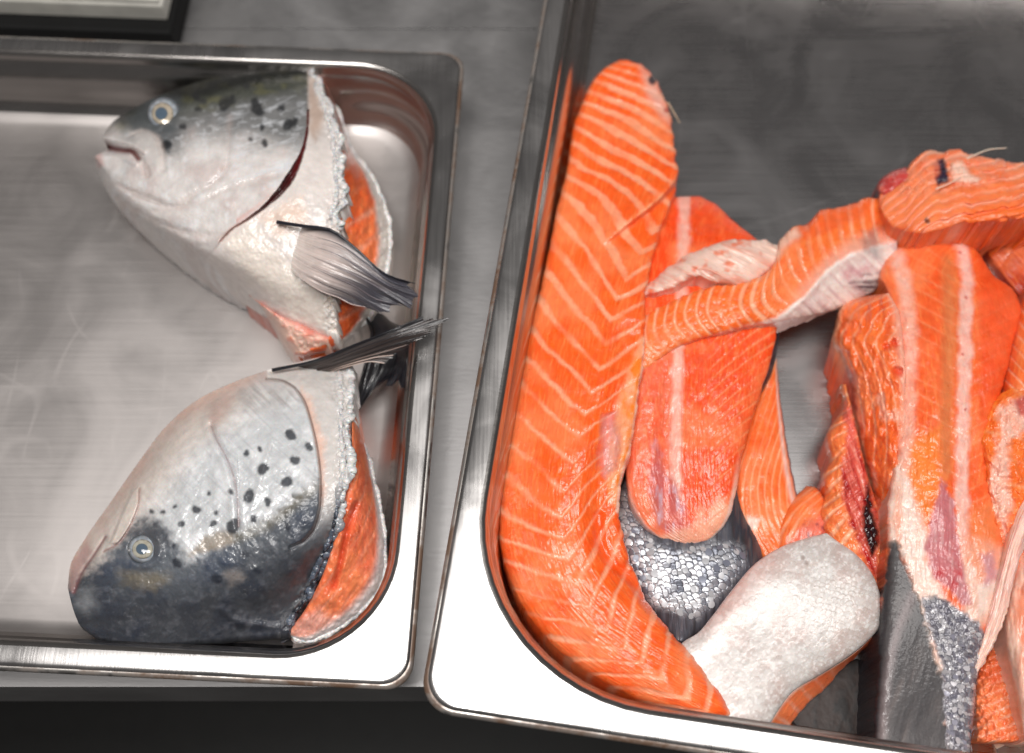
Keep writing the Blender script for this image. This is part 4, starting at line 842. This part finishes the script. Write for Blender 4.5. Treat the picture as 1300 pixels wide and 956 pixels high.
def paint_hb(g):
    X, Y = g.X, g.Y
    n = fbm(X/22, Y/22, 5, 201); f = fbm(X/4, Y/4, 3, 202); st = fbm((X-Y)/5, (X+Y)/40, 3, 203)
    c = mix(np.broadcast_to(lin(222, 224, 226), X.shape+(3,)), lin(246, 247, 249), np.clip((n-.45)*4, 0, 1))
    c = mix(c, lin(190, 192, 198), np.clip((st-.52)*4, 0, 1)*.45)
    # warm, translucent jaw and throat
    d0, _ = pdist(X, Y, [q[:2] for q in HB[0]])
    jw = (1-sstep(18, 75, d0))*(1-.65*sstep(280, 340, X)); c = mix(c, lin(218, 202, 190), jw*.8)
    c = mix(c, lin(222, 182, 166), (1-sstep(2, 22, d0))*.7*np.clip(.2+1.2*fbm(X/20, Y/20, 3, 204), 0, 1))
    c = mix(c, lin(200, 170, 160), inside(X, Y, [(262, 520), (288, 500), (300, 505), (280, 535), (268, 545)], 8, 5, 2)*.7)
    c = mix(c, lin(176, 170, 168), inside(X, Y, [(300, 492), (370, 490), (384, 512), (350, 520), (310, 518)], 12, 8, 5)*.6*np.clip(2*st-.4, 0, 1))
    # dark back
    dk = inside(X, Y, B_DARK, 13, 12, 205)
    dist = sstep(0, 60, pdist(X, Y, [(148, 700), (236, 716), (300, 680), (368, 640), (410, 612)])[0])
    dc = mix(np.broadcast_to(lin(98, 103, 110), X.shape+(3,)), lin(66, 75, 92), np.clip((n-.42)*2.5, 0, 1)); dc = mix(dc, lin(40, 42, 50), dist*.65)
    dc = mix(dc, lin(112, 104, 84), (1-sstep(0, 16, pdist(X, Y, [(300, 680), (345, 660), (370, 640), (400, 615)])[0]))*.7)
    dc = mix(dc, lin(128, 116, 92), inside(X, Y, [(150, 725), (215, 730), (200, 748), (160, 742)], 10, 6, 7)*.6)
    dc = mix(dc, lin(140, 142, 150), np.clip((fbm(X/9, Y/7, 4, 206)-.52)*3, 0, 1)*.28)
    dc = mix(dc, lin(156, 158, 160), inside(X, Y, [(102, 752), (116, 748), (122, 768), (112, 780), (100, 772)], 12, 6, 8)*.5)
    dc = mix(dc, lin(178, 166, 156), inside(X, Y, [(284, 730), (304, 722), (310, 732), (292, 742)], 7, 6, 9)*.4)
    c = c*(1-dk[..., None])+dc*dk[..., None]
    c = mix(c, lin(162, 148, 132), inside(X, Y, [(238, 706), (258, 682), (276, 675), (300, 676), (296, 690), (262, 700)], 5, 4, 10)*.8)
    c = mix(c, lin(84, 84, 88), inside(X, Y, [(166, 690), (168, 668), (186, 660), (204, 664), (206, 684), (202, 706), (184, 716)], 11, 6, 11)*.6)
    c = mix(c, lin(42, 46, 56), spots(X, Y, B_SPOTS, 2.2)*.88)
    # collar behind the gill cover
    do, to = pdist(X, Y, B_OPER)
    right = inside(X, Y, B_OPER+[(362, 810), (470, 820), (480, 430), (338, 470)], 2.5); rfull = right; right = right*(1-sstep(655, 705, Y+.35*(X-400)))
    col2 = mix(np.broadcast_to(lin(214, 208, 204), X.shape+(3,)), lin(238, 188, 164), inside(X, Y, [(380, 490), (400, 520), (412, 570), (410, 640), (400, 640), (398, 560)], 6, 6, 12)*.65)
    low = sstep(610, 690, Y); col2 = mix(col2, lin(96, 100, 108), low*.85)
    c = c*(1-right[..., None])+col2*right[..., None]
    op = sstep(40, 0, do)*(1-right)
    dz = (n-.5)*2.5+(f-.5)*.22+(st-.5)*.35*(1-dk)
    dz += -3.2*right*np.exp(-do/18)+1.6*op
    c = mix(c, lin(96, 70, 66), np.exp(-(do/1.4)**2)*.85*(1-sstep(.88, 1, to))); dz += -.8*np.exp(-(do/2.2)**2)
    dp, _ = pdist(X, Y, B_PRE); c = mix(c, lin(140, 116, 116), np.exp(-(dp/1.4)**2)*.7); dz += -1.6*np.exp(-(dp/3)**2)+1.2*np.exp(-((dp-7)/6)**2)*(X < 302)
    dl, _ = pdist(X, Y, [(345, 560), (332, 600), (322, 640)]); dz += .9*np.exp(-(dl/4)**2)
    # jaw bone (maxilla) and mouth line
    mx = inside(X, Y, [(176, 618), (168, 622), (152, 660), (140, 690), (150, 690), (168, 665), (177, 640)], 2.5)
    c = mix(c, lin(222, 210, 200), mx*.7); dz += mx*1.6
    dm, _ = pdist(X, Y, [(177, 620), (176, 640), (166, 666), (150, 690), (132, 700)]); c = mix(c, lin(150, 112, 106), np.exp(-(dm/1.6)**2)*.7); dz += -.9*np.exp(-(dm/2)**2)
    dm2, _ = pdist(X, Y, [(134, 682), (120, 704), (104, 728), (94, 752)]); c = mix(c, lin(120, 70, 72), np.exp(-(dm2/2.2)**2)*.75); dz += -1.6*np.exp(-(dm2/3)**2)
    c = mix(c, lin(190, 150, 146), inside(X, Y, [(86, 745), (92, 712), (110, 690), (118, 700), (100, 728), (92, 752)], 4)*.7)
    # socket
    de = np.hypot(X-181, Y-697); dz += -1.5*np.exp(-(de/15)**2)+1.1*np.exp(-((de-22)/5)**2)
    ridge, _ = pdist(X, Y, [(282, 775), (300, 788), (340, 795), (366, 800)]); dz += 1.6*np.exp(-(ridge/5)**2)
    ee = sstep(.93, .985, g.u); lum = fbm(X/5.5, Y/5.5, 3, 208); dz += ee*(lum-.5)*5; c = mix(c, lin(226, 226, 226), ee*np.clip((lum-.4)*4, 0, 1)*.6*(1-.7*sstep(620, 690, Y)))
    p = prm3(X.shape, .18*(1-dk)*(1-right)*(1-jw), .30, .08); p[..., 1] = .26+.22*f+.1*dk; p[..., 2] = .2*jw+.1
    return c, p, dz
A = fray(net(HB, 430, 400, [0, .2, .42, .62, .82, 1]), 8, 14, 3)
gHB = sheet('skin', A, M_SKIN, hb, paint_hb, zb=3, rings=((.25, -1.2), (.6, 0), (1., 8.)))
eye(hb, 182, 697, 51.5, 20, 18.5, .34, lin(198, 195, 180), 211, tiltx=-3)
# cut face and far skin
HBF_L = [(440, 452), (446, 500), (447, 548), (446, 590), (439, 630), (426, 680), (404, 742), (380, 784), (362, 804)]
HBF_R = [(444, 520), (452, 550), (465, 574), (474, 610), (484, 655), (489, 700), (483, 745), (455, 778), (420, 803), (390, 814), (364, 806)]
def paint_hf(g):
    f = fbm(g.X/14, g.Y/20, 4, 221)
    c, p, dz = flesh(g, (g.sm*.4+g.v*g.wm*1.4)/26, .16, base=lin(246, 128, 88), fat=lin(248, 178, 152), seed=222, fs=.6, deep=.4, grain=(18, 5))
    gap = band(g.X, g.Y, [(452, 640), (440, 675), (432, 715), (424, 745)], 3, 4); c = mix(c, lin(206, 70, 40), gap*.8); dz -= gap*3
    low = inside(g.X, g.Y, [(362, 806), (385, 780), (405, 775), (440, 785), (470, 750), (495, 740), (440, 830), (360, 830)], 10, 6, 4); c = mix(c, lin(226, 172, 158), low*.8)
    e = sstep(.72, .9, g.v); c = mix(c, lin(214, 204, 202), e); p[..., 2] *= 1-e*.7
    return c, p, dz+(f-.5)*5*(1-e)+(fbm(g.X/5, g.Y/5, 2, 9)-.5)*2*e
gHF = sheet('flesh', ruled(HBF_L, HBF_R, 300, 90, [20, 40, 50, 52, 52, 48, 40, 28, 17], [18, 22, 22, 22, 20, 18, 16, 15, 15], [1, 4, 6, 6, 6, 5, 3], p=2, rag=(0, 2.5), seed=27), M_FLESH, hb, paint_hf, zb=2.2)
# knobbly torn rims along the cuts
def edge_white(t, nz): return mix(np.broadcast_to(lin(226, 222, 220), t.shape+(3,)), lin(176, 178, 184), np.clip((.62-nz)*3, 0, 1)*.8)
def edge_b(t, nz):
    c = edge_white(t, nz); d = mix(np.broadcast_to(lin(96, 104, 118), t.shape+(3,)), lin(40, 44, 54), np.clip((.7-nz)*3, 0, 1)); m = sstep(.56, .72, t)[..., None]; return c*(1-m)+d*m
torn(hb, densify(gHB.W[4:-4, -3]-[0, 0, .0006], 760), 1.7, edge_b, 31)
torn(hb, densify(gHB.W[10:-40, -14], 640), 1.2, edge_b, 34)
torn(hb, densify(gHF.W[-2, 30:-4], 560), 1.3, edge_white, 33)
fin_thing('pectoral_fin', hb, [
 [(346, 470, 34), (400, 458, 40), (450, 438, 48), (500, 418, 54), (537, 402, 55)],
 [(350, 473, 34), (405, 462, 40), (455, 443, 48), (505, 424, 54), (553, 407, 56)],
 [(355, 475, 34), (410, 464, 40), (460, 447, 47), (510, 428, 53), (560, 414, 55)],
 [(360, 476, 33), (415, 466, 39), (465, 450, 46), (505, 436, 50), (548, 424, 52)],
 [(364, 477, 33), (415, 468, 38), (460, 454, 44), (490, 446, 46), (516, 438, 47)],
 [(368, 478, 32), (415, 471, 36), (455, 459, 42), (480, 453, 43), (499, 451, 43)],
 [(370, 479, 32), (412, 474, 35), (450, 463, 40), (470, 459, 41), (488, 461, 41)]], lin(70, 62, 60), lin(24, 24, 28), darkedge=lin(26, 26, 30), seed=231, tear=20,
 raycols=[lin(28, 28, 34), lin(34, 34, 40), lin(34, 32, 36), lin(40, 38, 40), lin(150, 130, 122), lin(214, 190, 178), lin(220, 196, 184)])
# ---- the head with its pale cheek and open gill slit
ha = thing('salmon_head', 290, 250, 3, 'salmon head with pale cheek and open gill slit, mouth towards tray middle', 'fish head', None)
HA = [
 [(134, 166, 30), (143, 155, 32), (166, 140, 32), (205, 120, 32), (255, 103, 32), (305, 90, 32), (352, 82, 32), (396, 82, 34)],
 [(131, 174, 36), (155, 164, 42), (205, 143, 47), (265, 130, 50), (335, 122, 52), (418, 130, 52)],
 [(134, 181, 37), (164, 182, 48), (222, 175, 57), (300, 172, 62), (370, 178, 64), (432, 186, 62)],
 [(137, 189, 32), (168, 206, 48), (225, 218, 60), (300, 228, 66), (370, 237, 68), (436, 240, 64)],
 [(121, 198, 34), (155, 228, 46), (215, 258, 57), (290, 282, 63), (360, 296, 64), (427, 305, 60)],
 [(121, 204, 30), (148, 243, 38), (200, 283, 47), (262, 318, 53), (328, 346, 54), (385, 366, 52), (428, 378, 48)],
 [(121, 210, 24), (140, 247, 26), (176, 282, 28), (232, 322, 30), (290, 357, 32), (330, 382, 34), (368, 402, 36), (400, 415, 36), (428, 425, 36)]]
A_SLIT = [(391, 140), (390, 165), (384, 192), (374, 215), (358, 240), (336, 262), (312, 280), (292, 293), (280, 306)]
A_SPOTS = [(249, 123, 5), (258, 129, 4), (252, 138, 3.5), (286, 131, 9), (294, 127, 6), (324, 131, 6), (327, 139, 8), (313, 110, 3.5), (357, 137, 4.5), (366, 158, 7), (374, 155, 5), (333, 162, 3.5), (336, 182, 4.5), (318, 177, 3), (232, 161, 4), (212, 184, 6), (392, 155, 3)]
def paint_ha(g):
    X, Y = g.X, g.Y
    n = fbm(X/24, Y/24, 5, 301); f = fbm(X/4, Y/4, 3, 302); st = fbm((X*.3+Y)/6, X/30, 3, 303)
    yb = np.interp(X, [120, 150, 165, 180, 205, 225, 245, 270, 300, 340, 390, 440], [160, 165, 172, 178, 192, 196, 176, 170, 178, 180, 190, 200])
    up = sstep(22, -26, Y-yb+26*(n-.5))
    c = mix(np.broadcast_to(lin(222, 216, 213), X.shape+(3,)), lin(204, 188, 184), np.clip((n-.46)*3, 0, 1)*.7)
    c = mix(c, lin(236, 236, 238), np.clip((fbm(X/9, Y/13, 4, 306)-.54)*5, 0, 1)*.5)
    gc = mix(np.broadcast_to(lin(132, 132, 132), X.shape+(3,)), lin(80, 82, 82), np.clip((st-.42)*3, 0, 1)*.75)
    gc = mix(gc, lin(196, 198, 202), np.clip((fbm(X/7, Y/5, 4, 309)-.56)*6, 0, 1)*.6)
    yd = np.interp(X, [120, 165, 205, 255, 305, 352, 400, 440], [188, 164, 150, 138, 128, 119, 115, 115])
    top = sstep(16, -14, Y-yd+14*(st-.5)); gc = mix(gc, lin(66, 70, 60), top); gc = mix(gc, lin(110, 108, 66), top*np.clip((fbm(X/15, Y/9, 3, 304)-.5)*5, 0, 1)*.55); gc = mix(gc, lin(22, 24, 26), sstep(8, -8, Y-yd+17+8*(n-.5))*.85)
    c = c*(1-up[..., None])+gc*up[..., None]
    c = mix(c, lin(226, 228, 232), np.clip((st-.55)*5, 0, 1)*inside(X, Y, [(280, 150), (385, 110), (388, 200), (350, 240), (300, 230)], 20)*.7)
    c = mix(c, lin(86, 92, 96), inside(X, Y, [(160, 150), (190, 122), (230, 125), (226, 165), (212, 190), (195, 176), (170, 172)], 9, 4, 5)*.75)
    c = mix(c, lin(60, 66, 72), inside(X, Y, [(205, 178), (216, 178), (218, 196), (208, 194)], 4, 3, 6)*.7)
    c = mix(c, lin(210, 204, 200), inside(X, Y, [(163, 168), (180, 164), (200, 172), (207, 190), (206, 214), (196, 214), (186, 196), (176, 184)], 5, 2, 8)*.85)
    c = mix(c, lin(30, 32, 36), spots(X, Y, A_SPOTS, 2.6)*.88)
    # mouth
    dm, tm = pdist(X, Y, [(132, 185), (142, 188), (156, 191), (168, 193), (176, 202)]); mm = np.exp(-(dm/(5.0-2.8*tm))**2); c = mix(c, lin(110, 34, 34), mm*.95); dz = -4.5*mm
    lipd, _ = pdist(X, Y, [(124, 198), (140, 198), (158, 201), (172, 208)]); dz += 2.0*np.exp(-(lipd/4)**2); lipu, _ = pdist(X, Y, [(134, 174), (150, 178), (166, 182), (182, 192)]); dz += 1.8*np.exp(-(lipu/4)**2)
    c = mix(c, lin(196, 140, 132), inside(X, Y, [(120, 196), (128, 192), (132, 210), (124, 214)], 4)*.6)
    for L_, a, w in (([(165, 172), (182, 166), (200, 176), (206, 192), (207, 214)], -1.2, 2.4), ([(172, 194), (182, 208), (186, 222)], -1.3, 2.5), ([(150, 235), (190, 255), (222, 262), (250, 245), (276, 228), (288, 210)], -.9, 3), ([(195, 268), (240, 262), (290, 240), (350, 222)], -.6, 3), ([(292, 150), (290, 190), (286, 214)], -.8, 3), ([(150, 252), (200, 282), (250, 298), (285, 300)], -.7, 3)):
        d, _ = pdist(X, Y, L_); d = d+5*(fbm(X/18, Y/18, 3, 330)-.5); k = np.exp(-(d/(w*1.5))**2); dz += a*k*1.2; c = mix(c, lin(206, 180, 170), k*.22)
    # gill slit
    ds, ts = pdist(X, Y, A_SLIT); wd = .8+4.0*np.exp(-((ts-.45)/.17)**2)+1.2*(fbm(X/5, Y/5, 2, 333)-.5); sl = 1-sstep(wd-.8, wd+1.4, ds)
    c = mix(c, lin(124, 22, 24), sl*(1-sstep(.62, .8, ts))); c = mix(c, lin(176, 96, 80), np.exp(-(ds/2.5)**2)*sstep(.6, .8, ts)*.7); c = mix(c, lin(24, 6, 8), sl*np.exp(-((ts-.5)/.18)**2)*.8); dz += -4.0*sl*(1-.6*sstep(.65, .85, ts))
    c = mix(c, lin(222, 120, 90), np.exp(-((ds-6)/3)**2)*.4*(X > 300)*sstep(.4, .9, ts))
    right = inside(X, Y, A_SLIT+[(262, 330), (320, 390), (450, 440), (460, 60), (391, 90)], 2.5)
    rc = mix(np.broadcast_to(lin(226, 217, 212), X.shape+(3,)), lin(196, 168, 150), inside(X, Y, [(388, 92), (402, 100), (412, 150), (400, 180), (392, 160)], 7, 4, 9)*.8)
    rc = mix(rc, lin(234, 196, 170), inside(X, Y, [(330, 275), (380, 250), (392, 280), (350, 300)], 10, 6, 10)*.5)
    c = c*(1-(right*(1-sl))[..., None])+rc*(right*(1-sl))[..., None]
    dz += 2.*np.exp(-ds/14)*(1-right)
    pearl = inside(X, Y, [(282, 300), (320, 285), (352, 320), (380, 350), (430, 375), (430, 428), (370, 400), (310, 350)], 10, 6, 11)
    c = mix(c, lin(240, 228, 216), pearl*.7)
    cell = noise(X/3.4, Y/3.4, 312); dz += pearl*(cell-.5)*.22
    de = np.hypot(X-207, Y-145); dz += -1.5*np.exp(-(de/15)**2)
    dz += (n-.5)*2.2+(f-.5)*.2
    ee = sstep(.93, .985, g.u); lum = fbm(X/5.5, Y/5.5, 3, 308); dz += ee*(lum-.5)*5; c = mix(c, lin(230, 228, 226), ee*np.clip((lum-.4)*4, 0, 1)*.6)
    p = prm3(X.shape, .12*up, .3, .12); p[..., 1] = .27+.2*f; p[..., 2] = .12*(1-up)
    return c, p, dz
A = fray(net(HA, 430, 400, [0, .16, .34, .52, .70, .86, 1]), 7, 14, 5)
gHA = sheet('skin', A, M_SKIN, ha, paint_ha, zb=3, rings=((.25, -1.2), (.6, 0), (1., 8.)))
eye(ha, 208, 144, 52.5, 21, 21, .34, lin(204, 190, 170), 311, tiltx=-5)
HAF_L = [(394, 84), (410, 104), (424, 160), (435, 210), (430, 260), (424, 300), (420, 340), (424, 400), (420, 425), (400, 440), (376, 446)]
HAF_R = [(402, 80), (428, 140), (450, 196), (466, 216), (484, 250), (494, 285), (494, 325), (484, 368), (470, 400), (446, 428), (420, 446), (384, 450)]
def paint_af(g):
    f = fbm(g.X/12, g.Y/14, 4, 321)
    c, p, dz = flesh(g, (g.Y*.8+g.X*.5)/30, .18, base=lin(246, 108, 52), fat=lin(250, 184, 156), seed=322, fs=.9, deep=.4, grain=(16, 5))
    e = sstep(.70, .86, g.v+.1*(f-.5)); c = mix(c, lin(226, 216, 208), e); p[..., 2] *= 1-e*.6
    c = mix(c, lin(170, 120, 108), (1-sstep(175, 230, g.Y))*.9)
    return c, p, dz+(f-.5)*4*(1-e)+(fbm(g.X/5, g.Y/5, 2, 9)-.5)*2*e
gAF = sheet('flesh', ruled(HAF_L, HAF_R, 320, 100, [28, 44, 56, 60, 58, 54, 50, 44, 38, 30, 22], [24, 22, 22, 24, 24, 24, 22, 20, 18, 18], [1, 4, 5, 5, 5, 4, 3], p=2, rag=(0, 2), seed=29), M_FLESH, ha, paint_af, zb=2.2)
def paint_ab(g):
    f = fbm(g.X/9, g.Y/9, 4, 331)
    c = mix(np.broadcast_to(lin(244, 204, 186), g.X.shape+(3,)), lin(236, 130, 104), np.clip((f-.48)*4, 0, 1)*.8)
    c = mix(c, lin(206, 96, 90), (1-sstep(0, .3, g.v))*.6)
    return c, prm3(g.X.shape, 0, .3, .4), (f-.5)*4
sheet('belly_wall', ruled([(300, 362), (330, 384), (352, 398), (385, 412), (418, 428)], [(300, 366), (326, 386), (345, 412), (362, 440), (376, 452), (412, 448)], 160, 60, [30, 32, 34, 33, 30], [16, 16, 16, 16, 16], [3, 6, 8, 8, 6], rag=(0, 1)), M_FLESH, ha, paint_ab, zb=2.2)
torn(ha, densify(gHA.W[2:270, -3]-[0, 0, .0006], 760), 1.6, edge_white, 41)
torn(ha, densify(gHA.W[30:262, -14], 640), 1.2, edge_white, 44)
torn(ha, densify(gAF.W[-2, 40:-60], 520), 1.3, edge_white, 42)
fin_thing('pectoral_fin', ha, [
 [(352, 282, 67), (385, 287, 70), (420, 292, 72), (450, 314, 70), (490, 348, 64), (527, 360, 58)],
 [(352, 287, 67), (390, 298, 70), (430, 310, 71), (465, 334, 68), (498, 358, 63), (524, 366, 59)],
 [(352, 294, 67), (390, 310, 69), (430, 324, 70), (465, 345, 67), (500, 366, 61), (527, 376, 57)],
 [(352, 302, 66), (388, 322, 68), (425, 338, 68), (460, 354, 65), (492, 372, 59), (516, 388, 55)],
 [(353, 312, 65), (386, 334, 67), (420, 350, 66), (452, 364, 62), (478, 380, 57), (503, 386, 55)],
 [(355, 322, 64), (384, 346, 65), (414, 362, 63), (440, 372, 60), (462, 384, 56), (484, 397, 53)],
 [(358, 332, 63), (382, 354, 63), (408, 370, 60), (430, 378, 57), (446, 386, 55), (466, 390, 53)]], lin(206, 190, 184), lin(104, 100, 110), darkedge=lin(34, 34, 42), seed=341, tip=lin(70, 68, 76), root=lin(234, 220, 212),
 raycols=[lin(34, 34, 42), lin(84, 84, 96), lin(110, 106, 116), lin(140, 132, 138), lin(110, 100, 106), lin(70, 62, 68), lin(206, 186, 180)])
fin_thing('pectoral_fin', ha, [
 [(462, 398, 22), (472, 420, 22), (466, 452, 22), (456, 490, 18), (446, 526, 14)],
 [(474, 396, 22), (488, 420, 24), (484, 452, 24), (472, 488, 20), (455, 522, 14)],
 [(484, 398, 22), (500, 420, 26), (502, 448, 26), (498, 470, 22), (484, 486, 17)],
 [(492, 404, 22), (510, 422, 28), (516, 446, 30), (516, 470, 27), (512, 492, 22)],
 [(496, 408, 22), (518, 420, 30), (526, 436, 34), (528, 455, 34), (524, 472, 30)]], lin(40, 40, 46), lin(22, 22, 26), darkedge=lin(28, 28, 32), seed=345)
# ------------------------------------------------------------------ white board on an added black slab beyond the shallow tray
def slab_at(name, pxs, z0, z1, mat, parent, bev=.0015):
    q = [P(x, y, z1*1000) for x, y in pxs]; x1 = q[1][0]; y0 = q[1][1]
    return q
cx, cy = P(206, 9, 26)[:2]
an = angL
def rbox(name, z0, z1, w, d, x1, y0, mat, parent, bev=.002):
    V = []; F = []
    for ins, z in ((0, z0), (0, z1-bev), (bev*.3, z1-bev*.3), (bev, z1)):
        for x, y in ((-w+ins, ins), (-ins, ins), (-ins, d-ins), (-w+ins, d-ins)):
            V.append((x1+x*math.cos(an)-y*math.sin(an), y0+x*math.sin(an)+y*math.cos(an), z))
    for k in range(3):
        for j in range(4): F.append((k*4+j, k*4+(j+1) % 4, (k+1)*4+(j+1) % 4, (k+1)*4+j))
    F += [(12, 13, 14, 15), (3, 2, 1, 0)]
    return mesh(name, V, F, mat, parent, smooth=False)
M_BOARD = plain('white_plastic', (.72, .70, .64), .4); M_GAP = plain('gap_black', (.006, .006, .006), .7, .2)
mt = rbox('gap_slab', .0006, .016, .5, .3, *P(217, 43, 16)[:2], M_GAP, None); put(mt, 'black slab added for the dark gap under the white board', 'mat')  # no real mat: black slab added to stand for the dark gap below the board
bd = bpy.data.objects.new('cutting_board', None); COL.objects.link(bd); bd.location = (cx, cy, .0165); put(bd, 'white plastic board lying on the added black slab', 'cutting board')
rbox('board', .0165, .028, .4, .25, cx, cy, M_BOARD, bd)
rbox('top_sheet', .0282, .0305, .4, .25, cx-.0012, cy+.0008, M_BOARD, bd, .0008)
